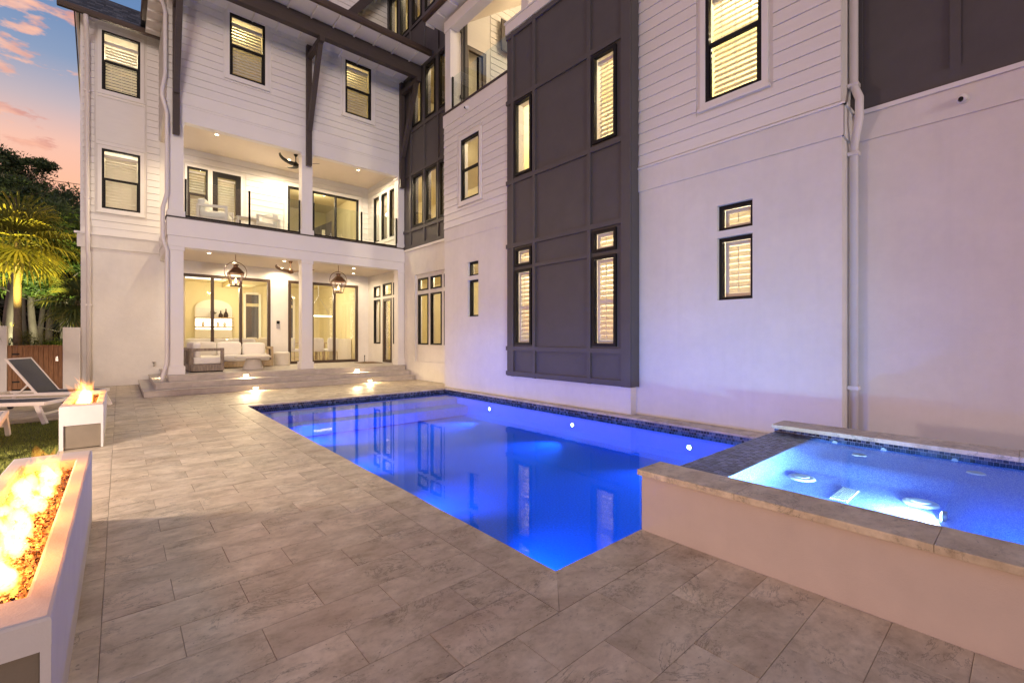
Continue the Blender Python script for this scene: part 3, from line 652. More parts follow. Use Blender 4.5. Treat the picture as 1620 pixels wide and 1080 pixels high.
HP('barge_board', MB().bar((-.985, 18.1, 10.86), (-.985, 21.3, 9.17), .03, .06), M['gutter'])
HP('barge_board', MB().bar((-.93, 18.1, 10.83), (-.93, 21.3, 9.14), .06, .06), M['trim'])
# --- side wall along the pool end (stucco below, charcoal above)
lw = [(13.27, 13.95, 1.21, 2.93), (13.27, 13.95, 3.06, 3.48), (12.44, 13.12, 1.21, 2.93), (12.44, 13.12, 3.06, 3.48), (11.60, 12.29, 1.21, 2.93), (11.60, 12.29, 3.06, 3.48)]
HP('wall', wall_mb(fW, 11.2, 14.84, 0, 4.57, [(11.45, 14.06, .63, 3.62)], .07), M['stucco'])
HP('wall', wall_mb(Fr('X', XW+.071), 11.2, 14.84, 0, 4.57, lw, .14), M['stucco'])
for i, h in enumerate(lw): window(Fr('X', XW+.071), *h, fw=.05, name='transom_window' if i % 2 else 'window')
mw = [(13.47, 14.17, 5.30, 7.06), (12.59, 13.31, 5.30, 7.06), (11.73, 12.43, 5.30, 7.06)]
uw = [(12.71, 13.33, 8.79, 10.53), (11.9, 12.46, 8.79, 10.53), (13.6, 14.2, 8.79, 10.53)]
cw = [(15.33, 15.98, 12.38, 14.3), (14.49, 15.10, 12.38, 14.3), (13.60, 14.23, 12.38, 14.3), (12.75, 13.38, 12.38, 14.3)]
HP('charcoal_wall', wall_mb(fW, 11.2, 14.84, 4.571, 11.3, mw+uw, .2), M['dark'])
HP('charcoal_wall', wall_mb(fW, 11.2, 16.2, 11.301, 15.2, cw, .2), M['dark'])
for h in mw+uw+cw: window(fW, *h, fw=.05, rec=-.012)
battens(fW, [(14.33, 4.66, 11.2), (13.39, 4.66, 12.2), (12.52, 4.66, 12.2), (13.39, 12.3, 15), (14.36, 11.3, 15), (15.2, 11.3, 15), (16.1, 11.3, 15), (11.66, 4.66, 12.2)],
        [(11.2, 14.84, 4.63, .11), (11.2, 14.84, 5.20, .10), (11.2, 14.84, 7.16, .10), (11.2, 14.84, 8.66, .10), (11.2, 14.84, 10.64, .10), (11.2, 16.2, 12.28, .10)])
HP('drip_ledge', MB().box(XW-.05, XW-.001, 11.2, 14.79, 4.50, 4.568), M['trim'])
# upper block gable behind the clerestory
fU = Fr('Y', 16.15)
HP('wall', fU.box(MB(), 5.6, 7.74, 0, .2, 11.3, 15.2), M['siding'])
siding(fU, 5.6, 7.74, 12.2, 15.0)
HP('soffit', MB().add([(5.7, 15.42, 12.10), (5.7, 16.14, 12.10), (8.2, 16.14, 15.42), (8.2, 15.42, 15.42)], [(0, 1, 2, 3)]), M['trim'])
HP('barge_board', MB().bar((5.75, 15.40, 12.24), (8.2, 15.40, 15.50), .05, .26), M['brown'])
for k in range(3): HP('rafter_tail', MB().box(6.25+.45*k, 6.29+.45*k, 15.45, 16.1, 12.72+.6*k, 12.80+.6*k), M['trim'])
# --- block A with loggia
aw = [(9.64, 10.49, 5.25, 6.96), (9.70, 10.19, 2.02, 3.02), (9.70, 10.19, 3.13, 3.52)]
HP('wall', wall_mb(fA, 8.43, 11.36, 0, 7.62, aw, .22), M['stucco'])
siding(fA, 8.45, 11.36, 4.62, 7.62, [(9.52, 10.61, 5.12, 7.1)])
band(fA, 8.43, 11.37, 4.24, 4.60, -.012, 'stucco')
window(fA, *aw[0], dh=True, trim=True); window(fA, *aw[1], rec=.09, fw=.05); window(fA, *aw[2], rec=.09, fw=.05, name='transom_window')
band(fA, 8.43, 11.40, 7.621, 7.97, -.03); HP('loggia_floor', MB().box(XA-.06, 11.0, 8.43, 11.40, 7.972, 8.02), M['brown'])
HP('loggia_floor', MB().box(XA-.04, 11.0, 8.44, 11.24, 8.021, 8.03), M['cast'])
# loggia: column, end wall with door, ceiling, railing
HP('column', MB().cbox(XA, XA+.24, 11.06, 11.34, 8.031, 10.40, .008), M['trim'])
HP('beam', MB().cbox(XA-.02, XA+.26, 2.0, 11.36, 10.401, 10.72, .008), M['trim'])
HP('column', MB().cbox(XA, XA+.24, 7.75, 8.0, 9.13, 10.40, .008), M['trim'])
ld = [(7.90, 8.69, 8.10, 10.33)]
HP('wall', wall_mb(fL, XA+.24, 11.0, 8.03, 13.2, ld, .2), M['siding'])
siding(fL, 8.86, 11.0, 8.1, 12.4); trim_around(fL, 7.90, 8.69, 8.2, 10.33, .12, -.03, False)
window(fL, *ld[0], fw=.12, name='loggia_door', fmat='doorframe')
HP('wall', MB().box(10.8, 11.0, 1.7, 11.24, 7.9, 13.2), M['siding'])
HP('loggia_ceiling', MB().hexa([(7.505, 1.7, 10.66), (10.79, 1.7, 13.05), (10.79, 11.24, 13.05), (7.505, 11.24, 10.66), (7.505, 1.7, 10.76), (10.79, 1.7, 13.15), (10.79, 11.24, 13.15), (7.505, 11.24, 10.76)]), M['ceil'])
HP('parapet', MB().box(XP-.06, XP+.16, 1.8, 8.43, 8.82, 9.06), M['trim']); HP('parapet_cap', MB().box(XP-.09, XP+.19, 1.8, 8.45, 9.061, 9.10), M['trim'])
HP('wall', MB().box(XP+.01, XP+.12, 1.8, 8.43, 8.0, 8.819), M['trim'])
HP('gutter', gutter_mb((6.93, 2.0, 10.88), (6.93, 11.92, 10.88), axis='Y'), M['gutter'])
HP('soffit', MB().box(6.92, XW-.01, 2.0, 11.9, 10.86, 10.90), M['trim'])
y = 2.6
while y < 11.9: HP('rafter_tail', MB().box(6.93, XA-.03, y-.02, y+.02, 10.80, 10.859), M['trim']); y += .62
HP('roof', MB().add([(6.82, 2, 11.03), (6.82, 11.95, 11.03), (9.9, 11.95, 13.4), (9.9, 2, 13.4)], [(0, 1, 2, 3)]), M['shingle'])
# --- charcoal bay panel
pw_low = [(7.54, 8.11, 1.28, 3.05), (5.19, 5.76, 1.28, 3.05)]; pw_tr = [(7.54, 8.11, 3.14, 3.56), (5.19, 5.76, 3.14, 3.56)]; pw_up = [(7.54, 8.11, 5.30, 7.05), (5.19, 5.76, 5.30, 7.05)]
allp = pw_low+pw_tr+pw_up
HP('wall', wall_mb(fA, 4.93, 8.429, 0, 8.8, allp, .2), M['stucco'])
HP('charcoal_bay', wall_mb(fP, 4.87, 8.43, .52, 8.81, allp, XA-XP-.002), M['dark'])
HP('charcoal_bay_side', MB().box(XP+.001, XM-.001, 4.865, 4.925, .521, 8.809), M['dark'])
for h in pw_low: window(fP, *h, style='shutter', rec=-.03)
for h in pw_tr: window(fP, *h, style='shutter', rec=-.03, name='transom_window')
window(fP, *pw_up[0], rec=-.03); window(fP, *pw_up[1], style='blind', rec=-.03, drop=.0)
vz = [(.52, 8.81)]
bt = []
for u in (8.20, 7.45, 5.85, 5.03):
    bt.append((u, .52, 8.81))
hsz = [.59, 1.19, 3.66, 5.20, 7.15, 8.74]
hh = []
for z in hsz:
    for a, b in ((4.87, 4.985), (5.075, 5.805), (5.895, 7.405), (7.495, 8.155), (8.245, 8.43)): hh.append((a, b, z, .10))
hh += [(5.895, 7.405, 3.10, .08)]
battens(fP, bt, hh, d=-.045)
battens(fP, [(4.93, .521, 8.8)], [], d=-.046, w=.119)
# --- main right wall
mwin = [(2.84, 3.39, 2.06, 3.08), (2.84, 3.39, 3.19, 3.61), (2.70, 3.58, 5.37, 7.21)]
HP('wall', wall_mb(fM, 1.69, 4.93, 0, 9.2, mwin, .22), M['stucco'])
siding(fM, 1.70, 4.92, 4.66, 9.2, [(2.58, 3.70, 5.24, 7.34)])
HP('corner_board', MB().box(XM-.03, XM-.001, 4.865, 4.925, 4.66, 9.2), M['trim'])
band(fM, 1.665, 4.92, 4.19, 4.605, -.028, 'stucco'); band(fM, 1.64, 4.92, 4.606, 4.64, -.055)
HP('band_course', MB().box(XM-.027, XR, 1.665, 1.689, 4.19, 4.605), M['stucco']); HP('band_course', MB().box(XM-.054, XR, 1.64, 1.689, 4.606, 4.64), M['trim'])
window(fM, *mwin[0], style='shutter', rec=.09); window(fM, *mwin[1], style='shutter', rec=.09, name='transom_window'); window(fM, *mwin[2], style='blind', dh=True, mid=6.31, trim=True)
HP('wall', MB().box(XM+.221, XR+.3, 1.69, 1.88, 0, 9.2), M['stucco'])
# --- recessed right end
HP('wall', MB().box(XR, XR+.2, -4, 1.689, 0, 4.60), M['stucco'])
band(fR, -4, 1.60, 4.19, 4.55, -.02, 'stucco'); band(fR, -4, 1.60, 4.551, 4.61, -.05)
HP('charcoal_wall', MB().box(XR+.03, XR+.2, -4, 1.689, 4.611, 9.2), M['dark'])
fRR = Fr('X', XR+.03)
battens(fRR, [(1.60, 4.62, 9.2), (.62, 4.62, 9.2), (-.40, 4.62, 9.2), (-1.4, 4.62, 9.2)], [(-4, 1.69, 4.73, .20), (-4, 1.69, 7.4, .1)], d=-.03, w=.10)
# --- downspouts
def downspout(pts, r=.045, straps=()):
    o = HP('downspout', MB().tube(pts, r, 12), M['pipe'], True)
    for p in straps: part('strap', MB().box(p[0]-r-.012, p[0]+r+.012, p[1]-r-.012, p[1]+r+.012, p[2]-.025, p[2]+.025), M['pipe'], o)
downspout([(-.72, 17.50, 10.56), (-.72, 17.54, 10.40), (-.71, 17.94, 10.05), (-.71, 17.94, 4.9), (-.70, 17.88, 4.65), (-.70, 17.88, 4.0), (-.68, 17.97, 3.8), (-.68, 17.97, .05)], .055, [(-.71, 17.97, 8.6), (-.71, 17.97, 5.5), (-.68, 17.99, 2.4)])
downspout([(.60, 15.2, 10.6), (.86, 14.9, 10.2), (.90, 14.78, 9.9), (.90, 14.78, 8.3), (.83, 14.75, 7.85), (.83, 14.75, 7.7), (.93, 14.78, 7.3), (.93, 14.78, 5.2), (.84, 14.72, 4.8), (.84, 14.72, 4.0), (.93, 14.79, 3.72), (.93, 14.79, .95), (.92, 14.79, .75), (.83, 14.70, .42), (.83, 14.70, .32)], .048)
downspout([(7.72, 1.62, 9.2), (7.72, 1.62, 4.95), (7.58, 1.53, 4.70), (7.57, 1.53, 4.42), (7.72, 1.62, 4.10), (7.72, 1.62, .02)], .05, [(7.72, 1.62, 4.95), (7.72, 1.62, 4.0), (7.72, 1.62, .75)])
# --- rooms behind the glass
def room(x0, x1, y0, y1, z0, z1, m='room', west=False):
    mb = MB(); t = .06
    mb.box(x0, x1, y0, y1, z1, z1+t); mb.box(x0, x1, y1, y1+t, z0, z1-.001); mb.box(x1, x1+t, y0, y1-.001, z0, z1-.001); (mb.box(x0-t, x0, y0, y1-.001, z0, z1-.001) if not west else mb.box(x0, x1-.001, y0, y0+t, z0, z1-.001))
    o = HP('interior_wall', mb, M[m]); part('interior_floor', MB().box(x0, x1, y0, y1, z0-t, z0-.002), M['floorw'], o); return o
def bulb(parent, loc, e, col=YEL, size=.06, name='ceiling_lamp'):
    lampo(name, 'POINT', loc, e, col, parent, size)
def recessed(x, y, z, e=None, col=WARM, spot=166, r=.055, parent=None):
    o = part('downlight', MB().lathe([(r+.018, -.008), (r+.018, .0), (r, .001)], (x, y, z-.002), 16), M['trim'], parent or H)
    part('lens', MB().lathe([(r*.85, -.0045), (r*.85, -.003)], (x, y, z-.008), 16), M['lamp'], o)
    if e: lampo('downlight_beam', 'SPOT', (x, y, z-.03), e, col, o, .04, spot, (0, 0, -1), .5)
    return o
LIV = room(1.0, 7.74, 18.32, 24.0, .465, 3.9)
UPB = room(1.0, 7.74, 18.32, 23.0, 4.65, 7.6)
THF = room(1.16, 7.74, 15.06, 20.0, 8.1, 11.1)
WG2 = room(-.64, .94, 18.27, 22.0, 4.65, 7.6, 'roomw'); WG3 = room(-.64, .94, 18.27, 22.0, 8.1, 10.9, 'roomw')
RB1 = room(8.05, 11.0, 8.7, 18.25, .3, 3.9, west=True); RB1b = room(7.66, 9.6, 1.95, 8.6, .3, 3.9, 'roomw', west=True)
RB2 = room(8.05, 11.0, 8.7, 18.25, 4.65, 7.6, west=True); RB2b = room(7.66, 9.6, 1.95, 8.6, 4.65, 7.55, west=True)
RB3 = room(8.05, 11.0, 11.5, 16.2, 8.05, 11.1, west=True); RB4 = room(8.0, 11.0, 12.0, 17.0, 11.3, 14.9, west=True)
IN = .85
for o, loc, e in ((LIV, (2.6, 20.2, 3.3), 120), (LIV, (5.9, 20.4, 3.3), 120), (LIV, (3.6, 22.6, 3.3), 60), (UPB, (2.4, 19.6, 7.2), 60), (UPB, (6.2, 19.8, 7.2), 75),
                  (THF, (2.8, 16.6, 10.7), 70), (THF, (6.05, 16.6, 10.7), 70), (WG2, (.15, 20.6, 6.5), 130), (WG3, (.05, 20.6, 9.9), 130),
                  (RB1, (8.2, 16.6, 3.78), 60), (RB1, (8.2, 12.9, 3.78), 60), (RB1, (8.2, 9.9, 3.78), 50), (RB2, (8.2, 16.6, 7.48), 55), (RB2, (8.2, 12.9, 7.48), 60), (RB2, (8.2, 9.9, 7.48), 60),
                  (RB1b, (8.7, 7.8, 3.3), 55), (RB1b, (8.7, 5.4, 3.3), 55), (RB1b, (8.7, 3.1, 3.3), 55), (RB2b, (8.6, 7.8, 7.1), 50), (RB2b, (8.6, 5.4, 7.1), 55), (RB2b, (8.6, 3.2, 7.0), 65),
                  (RB3, (8.2, 12.9, 10.98), 70), (RB4, (8.2, 14.4, 14.8), 90)):
    bulb(o, loc, e*(.7 if o in (THF, WG2, WG3) else 1.9 if o in (RB1b, RB2b) else 1.9 if o in (RB1, RB2, RB3, RB4) else IN), (1.0, .86, .62) if o in (RB1b, RB2b, WG2, WG3) else YEL)
# interior details of the living room
part('interior_door', Fr('Y', 23.93).box(MB(), 4.42, 4.95, 0, .03, 1.1, 2.9), M['dark'], LIV); part('interior_window', Fr('Y', 23.93).box(MB(), 4.42, 4.95, 0, .03, 3.05, 3.45), M['dark'], LIV)
part('interior_door', Fr('Y', 23.93).box(MB(), 5.95, 6.45, 0, .03, 1.1, 2.9), M['dark'], LIV); part('interior_window', Fr('Y', 23.93).box(MB(), 5.95, 6.45, 0, .03, 3.05, 3.42), M['dark'], LIV)
for a, b, c, d in ((4.32, 4.42, 1.0, 3.5), (4.95, 5.05, 1.0, 3.5), (5.85, 5.95, 1.0, 3.5), (6.45, 6.55, 1.0, 3.5), (4.42, 4.95, 3.46, 3.56), (5.95, 6.45, 3.46, 3.56)): part('interior_trim', Fr('Y', 23.93).box(MB(), a, b, -.03, .03, c, d), M['roomw'], LIV)
mb = MB(); zc = 2.72
for i in range(12):      # arched niche: jambs then voussoir strips of white brick
    t0, t1 = math.pi*i/12, math.pi*(i+1)/12; cx_, rx, rz_ = 3.17, .70, .42
    p = lambda t, k: (cx_-k*rx*math.cos(t), 0, zc+k*rz_*math.sin(t))
    a, b = p(t0, 1), p(t1, 1)
    mb.add([(a[0], 23.90, a[2]), (b[0], 23.90, b[2]), (cx_, 23.90, zc)], [(0, 1, 2)])
mb.box(2.47, 3.87, 23.895, 23.93, .465, zc); part('niche', mb, M['roomw'], LIV)
for z in (2.32, 1.92, 1.42):
    sh = part('shelf', MB().box(2.45, 3.89, 23.55, 23.89, z-.03, z+.02), M['palewood'], LIV)
    if z < 2.4: part('shelf_light', MB().box(2.5, 3.84, 23.86, 23.885, z-.10, z-.035) if z < 2 else MB().box(2.5, 3.84, 23.86, 23.885, z-.36, z-.04), M['shelflight'], sh)
part('brick_back', MB().box(2.5, 3.84, 23.88, 23.893, 2.35, 2.75), M['stucco'], LIV)
part('cabinet', MB().cbox(2.45, 3.89, 23.3, 23.89, .47, 1.36, .01), M['cast'], LIV)
part('ceiling_panel', MB().box(1.6, 3.2, 19.2, 22.6, 3.87, 3.895), M['cove'], LIV); part('ceiling_panel', MB().box(4.8, 6.9, 19.0, 21.6, 3.87, 3.895), M['cove'], LIV)
part('ceiling_beam', MB().box(3.5, 4.5, 18.4, 23.9, 3.7, 3.89), M['room'], LIV)
part('curtain', MB().tube([(1.55, 18.5, .5), (1.55, 18.5, 3.6)], .10, 8), M['curtain'], LIV)
part('kitchen_island', MB().cbox(7.02, 7.72, 19.7, 20.5, .47, 1.40, .01), M['roomw'], LIV)
part('staircase_panel', MB().add([(4.9, 21.5, 4.66), (7.5, 21.5, 4.66), (7.5, 21.5, 6.9), (4.9, 21.5, 5.4), (4.9, 21.6, 4.66), (7.5, 21.6, 4.66), (7.5, 21.6, 6.9), (4.9, 21.6, 5.4)], [(0,1,2,3),(7,6,5,4),(3,2,6,7),(0,3,7,4),(1,5,6,2),(0,4,5,1)]), M['dark'], UPB)
for x in (5.4, 5.9, 6.5, 7.1): part('stair_post', MB().box(x-.06, x+.06, 21.4, 21.49, 4.66, 5.9+.3*(x-5.4)), M['roomw'], UPB)
# visible lamps on the porch and balcony ceilings
PE, BE = 78, 310
for x, y in ((2.0, 16.0), (4.07, 16.04), (6.4, 16.1), (4.40, 17.70), (2.9, 17.5), (6.9, 17.4)): recessed(x, y, 3.96, PE)
for x, y in ((2.23, 16.25), (6.64, 16.28), (4.44, 16.9)): recessed(x, y, 7.62, BE)
for x, y in ((10.0, 9.6), (10.0, 7.0), (10.0, 4.4)): bulb(H, (x, y, 11.7), 70, WARM, .08, 'loggia_lamp')
recessed(9.0, 13.6, 14.86, None); recessed(7.95, 7.75, 7.52, None, parent=RB2b); recessed(8.5, 12.9, 3.88, None, parent=RB1)
# balcony and loggia glass railings
def railing(pts, z0, h, name='glass_railing'):
    for (ax, ay), (bx, by) in zip(pts[:-1], pts[1:]):
        r_ = HP(name, MB().bar((ax, ay, z0+.04), (bx, by, z0+.04), .05, .05), M['black'])
        part('glass_panel', MB().bar((ax, ay, z0+h/2+.05), (bx, by, z0+h/2+.05), .012, h-.08), M['railglass'], r_)
        for x, y in ((ax, ay), (bx, by)): part('post', MB().box(x-.022, x+.022, y-.022, y+.022, z0, z0+h+.02), M['black'], r_)
railing([(1.34, 14.92), (2.85, 14.92), (4.22, 14.92)], 4.668, 1.02); railing([(4.64, 14.92), (6.2, 14.92), (7.48, 14.92)], 4.668, 1.02)
railing([(XA+.06, 11.02), (XA+.06, 9.8), (XA+.06, 8.46)], 8.03, .95)
HP('screen_track', MB().box(XA+.25, XA+.28, 10.70, 10.76, 8.03, 10.40), M['black'])
print('boards', NB, 'pavers', NPAV)

# ------------------------------------------------------------------ porch steps
ST = thing('porch_steps', 'three travertine steps with small lit lamps leading up to the white porch', 'steps', (4, 14.5, 0))
def step_run(y0, x0, z0, z1, yback):
    # riser tiles along the front and the left return, treads of stone slabs on top
    x = x0+.02; k = 0
    while x < 7.70:
        w_ = rnd.choice((.61, .61, .52, .74)); x2 = min(x+w_, 7.72)
        part('riser_tile', MB().box(x+.001, x2-.001, y0+.02, y0+.045, z0+.001, z1-.032), M['step'], ST); x = x2
    y = y0+.05
    while y < yback:
        y2 = min(y+.61, yback); part('riser_tile', MB().box(x0+.02, x0+.045, y, y2-.002, z0+.001, z1-.032), M['step'], ST); y = y2
    x = x0
    while x < 7.70:
        w_ = .915; x2 = min(x+w_, 7.73); part('tread', MB().cbox(x+.001, x2-.001, y0, y0+.40, z1-.031, z1, .006), M['step'], ST); x = x2
    y = y0+.40
    while y < yback:
        y2 = min(y+.915, yback); part('tread', MB().cbox(x0, x0+.42, y+.001, y2-.001, z1-.031, z1, .006), M['step'], ST); y = y2
    part('core', MB().box(x0+.05, 7.70, y0+.05, yback-.01, z0-.02, z1-.034), M['joint'], ST)
step_run(14.0, .42, 0, .155, 18.0); step_run(14.35, .66, .155, .31, 18.0)
x = .97
while x < 7.7:
    x2 = min(x+.61, 7.72); part('riser_tile', MB().box(x+.001, x2-.001, 14.705, 14.73, .311, .433), M['step'], ST); x = x2
y = 14.74
while y < 18: y2 = min(y+.61, 18.02); part('riser_tile', MB().box(.965, .99, y, y2-.002, .311, .433), M['step'], ST); y = y2
x = .945; k = 0
while x < 7.7:
    x2 = min(x+.61, 7.745)
    y = 14.685; k += 1
    while y < 18.05:
        y2 = min(y+(.61 if (k % 2 or y > 14.7) else .915), 18.08); part('tread', MB().cbox(x+.0015, x2-.0015, y+.0015, y2-.0015, .434, .465, .003), M['step'], ST); y = y2
    x = x2
part('core', MB().box(1.0, 7.74, 14.75, 18.07, .29, .432), M['joint'], ST)
def step_light(x, y, z):
    o = part('step_light', MB().cbox(x-.085, x+.085, y-.012, y+.02, z-.035, z+.035, .004), M['steel'], ST)
    part('lens', MB().box(x-.068, x+.068, y-.016, y-.0125, z-.024, z+.024), M['steplamp'], o)
    lampo('step_lamp_beam', 'AREA', (x, y-.03, z+.01), 24, (1.0, .76, .42), o, .13, None, (0, -1, -.55), sizey=.04)
for x, y, z in ((2.72, 14.70, .375), (2.83, 14.02, .065), (5.95, 14.70, .375), (6.10, 14.02, .065)): step_light(x, y, z)
for y, z in ((16.1, .375),):
    o = part('step_light', MB().cbox(.945, .975, y-.085, y+.085, z-.035, z+.035, .004), M['steel'], ST)
    part('lens', MB().box(.94, .944, y-.068, y+.068, z-.024, z+.024), M['steplamp'], o); lampo('step_lamp_beam', 'AREA', (.93, y, z), 5, (1.0, .74, .38), o, .13, None, (-1, 0, -.5), sizey=.04)
# ------------------------------------------------------------------ pool
PL = thing('swimming_pool', 'rectangular in-ground pool glowing deep blue beside the white house', 'swimming pool', (4.5, 6.4, -.6))
ZF, ZWATER = -.62, -.105
mb = MB(); q = [(PX0, PY0), (PX1, PY0), (PX1, PY1), (PX0, PY1)]; cv = .16
def inset(d): return [(PX0+d, PY0+d), (PX1-d, PY0+d), (PX1-d, PY1-d), (PX0+d, PY1-d)]
rings = [(0, -.17), (0, ZF+cv), (cv*.3, ZF+cv*.4), (cv, ZF)]
for d, z in rings: mb.v += [(x, y, z) for x, y in inset(d)]
for r_ in range(3):
    for k in range(4): a, b = r_*4+k, r_*4+(k+1) % 4; mb.f.append((a, b, b+4, a+4))
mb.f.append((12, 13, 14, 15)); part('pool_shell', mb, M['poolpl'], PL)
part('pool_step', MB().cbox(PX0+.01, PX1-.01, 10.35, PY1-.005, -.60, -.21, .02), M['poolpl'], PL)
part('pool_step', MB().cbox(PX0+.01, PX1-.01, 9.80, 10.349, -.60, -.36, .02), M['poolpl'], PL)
def tile_band(fr, u0, u1, z0, z1, sz, side, d0, name, parent, jitter=.0006):
    """mosaic tiles as small raised blocks on a grout backing; side=+1/-1 points out of the wall"""
    gb = MB(); fr.box(gb, u0, u1, d0, d0-side*.01, z0, z1); part('grout', gb, M['grout'], parent)
    mb = MB(); g = sz*.05; u = u0
    nz = max(1, round((z1-z0)/sz)); h = (z1-z0)/nz
    for r_ in range(nz):
        u = u0-(.5*sz if r_ % 2 else 0)
        while u < u1:
            a, b = max(u, u0)+g, min(u+sz, u1)-g
            if b-a > .004: fr.box(mb, a, b, d0-.002*side, d0+side*(.003+rnd.uniform(0, jitter*2)), z0+r_*h+g, z0+(r_+1)*h-g)
            u += sz
    part(name, mb, M['mosaic'], parent, kind='stuff')
tile_band(Fr('X', PX1), PY0, PY1, -.17, -.032, .046, -1, 0, 'waterline_tile', PL)
tile_band(Fr('Y', PY1), PX0, PX1, -.17, -.032, .046, -1, 0, 'waterline_tile', PL)
tile_band(Fr('X', PX0), PY0, PY1, -.17, -.032, .046, 1, 0, 'waterline_tile', PL)
tile_band(Fr('Y', PY0), PX0, 2.98, -.17, -.032, .046, 1, 0, 'waterline_tile', PL)
PLAMP = 56
for y in (8.90, 6.16, 3.65):
    o = part('pool_light', MB().tube([(PX1+.001, y, -.335), (PX1-.012, y, -.335)], .055, 16), M['steel'], PL)
    part('lens', MB().tube([(PX1-.0125, y, -.335), (PX1-.02, y, -.335)], [.034, .022], 16), M['pooll'], o)
    lampo('pool_lamp_beam', 'SPOT', (PX1-.05, y, -.335), PLAMP*6.0, POOLC, o, .05, 78, (-1, 0, .03), 1.0)
for y in (9.4, 7.0, 4.8, 2.9):       # unseen lamps added on the near side to light the pool evenly
    o = part('pool_light', MB().tube([(PX0-.001, y, -.335), (PX0+.012, y, -.335)], .055, 16), M['steel'], PL)
    part('lens', MB().tube([(PX0+.0125, y, -.335), (PX0+.02, y, -.335)], [.045, .03], 16), M['steplamp'], o)
    lampo('pool_lamp_beam', 'SPOT', (PX0+.05, y, -.335), PLAMP*(12 if y > 9 else 6.5), POOLC, o, .05, 78, (1, 0, -.13), 1.0)
def grid_sheet(x0, x1, y0, y1, z, nx=2, ny=2):
    mb = MB()
    for i in range(nx+1):
        for j in range(ny+1): mb.v.append((x0+(x1-x0)*i/nx, y0+(y1-y0)*j/ny, z))
    for i in range(nx):
        for j in range(ny): a = i*(ny+1)+j; mb.f.append((a, a+ny+1, a+ny+2, a+1))
    return mb
link('pool_water', grid_sheet(PX0+.004, PX1-.004, PY0+.004, PY1-.004, ZWATER).mesh('pool_water', M['water']), kind='structure')
# ------------------------------------------------------------------ spa
SP = thing('spa', 'raised hot tub with travertine coping, pink stucco wall and mosaic spillway beside the pool', 'hot tub', (4.5, .3, 0))
SY0 = -2.2
ZS, ZB, ZSW = .235, .315, .393
part('spa_wall', MB().box(2.98, 3.22, SY0, 1.93, -.06, .4195), M['spawall'], SP)
part('spa_core', MB().box(3.221, 5.63, SY0, 1.52, -.4, ZS-.03), M['joint'], SP)
part('spa_wall', MB().box(5.68, 5.97, SY0, 1.93, -.06, .419), M['spawall'], SP)
y = 1.945
for l in (.71, .93, .95, .95, .6):
    part('coping_slab', MB().cbox(2.935, 3.26, y-l+.0007, y-.0007, .42, .462, .003), M['trav'], SP); y -= l
y = 1.945
for l in (.93, .95, .95, .95, .4):
    part('coping_slab', MB().cbox(5.61, 6.0, y-l+.0007, y-.0007, .42, .462, .003), M['trav'], SP); y -= l
# spillway ledge with mosaic on its top and faces
part('spillway_wall', MB().box(3.221, 5.679, 1.535, 1.93, -.6, .372), M['grout'], SP)
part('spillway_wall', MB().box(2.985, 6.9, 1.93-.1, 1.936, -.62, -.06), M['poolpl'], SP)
mb = MB(); sz = .046
def top_tiles(x0, x1, y0, y1, z):
    r_ = 0; y = y0
    while y < y1-.01:
        x = x0-(sz/2 if r_ % 2 else 0)
        while x < x1:
            a, b = max(x, x0)+.002, min(x+sz, x1)-.002
            if b-a > .006: mb.box(a, b, y+.002, min(y+sz, y1)-.002, z-.004, z+rnd.uniform(.002, .0045))
            x += sz
        y += sz; r_ += 1
top_tiles(3.262, 5.675, 1.537, 1.935, .3725)
part('spillway_tile', mb, M['mosaic'], SP, kind='stuff')
tile_band(Fr('Y', 1.936), 2.985, 5.98, -.17, .37, .046, 1, 0, 'spillway_tile', SP)
tile_band(Fr('X', 5.678), SY0, 1.935, .345, .419, .036, -1, 0, 'waterline_tile', SP)
tile_band(Fr('X', 3.225), SY0, 1.53, .345, .419, .036, 1, 0, 'waterline_tile', SP)
# inside: floor with rounded coves, back bench and a wide right-hand bench
mb = MB()
prof = [(3.235, .36), (3.25, .29), (3.34, ZS+.008), (3.45, ZS), (4.66, ZS), (4.78, ZS+.012), (4.93, ZB-.022), (5.06, ZB), (5.60, ZB+.004), (5.66, .35)]
ys = [1.534, 1.50, 1.44, 1.3, .9, .5, .40]
for yy, up in zip(ys, (.13, .055, .012, 0, 0, 0, 0)):
    for x, z in prof: mb.v.append((x, yy, max(z, min(z+up, .37))))
n = len(prof)
for i in range(len(ys)-1):
    for k in range(n-1): mb.f.append((i*n+k, i*n+k+1, (i+1)*n+k+1, (i+1)*n+k))
ys2 = [.40, .345, .30, .22, SY0]
o0 = len(mb.v)
for yy, t_ in zip(ys2, (0, .35, .9, 1, 1)):
    for x, z in prof: mb.v.append((x, yy, z+(max(z, ZB+.002)-z)*t_))
for i in range(len(ys2)-1):
    for k in range(n-1): mb.f.append((o0+i*n+k, o0+i*n+k+1, o0+(i+1)*n+k+1, o0+(i+1)*n+k))
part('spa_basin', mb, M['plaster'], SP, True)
for x, y in ((4.44, 1.30), (4.42, .53)):
    o = part('drain_cover', MB().lathe([(.105, 0), (.10, .012), (.085, .016), (.03, .012)], (x, y, ZS+.001), 24), M['alu'], SP)
    part('drain_ring', MB().lathe([(.06, .013), (.05, .019), (.02, .019)], (x, y, ZS+.003), 20), M['roomw'], o)
o = part('drain_grate', MB().cbox(4.02, 4.40, .88, 1.0, ZS+.001, ZS+.008, .003), M['steel'], SP)
for k in range(9): part('grate_bar', MB().box(4.03, 4.39, .887+k*.0125, .893+k*.0125, ZS+.008, ZS+.016), M['roomw'], o)
for y in (1.35, .95, .45, -.1): part('jet', MB().tube([(5.664, y, .348), (5.645, y, .348)], .022, 12), M['alu'], SP)
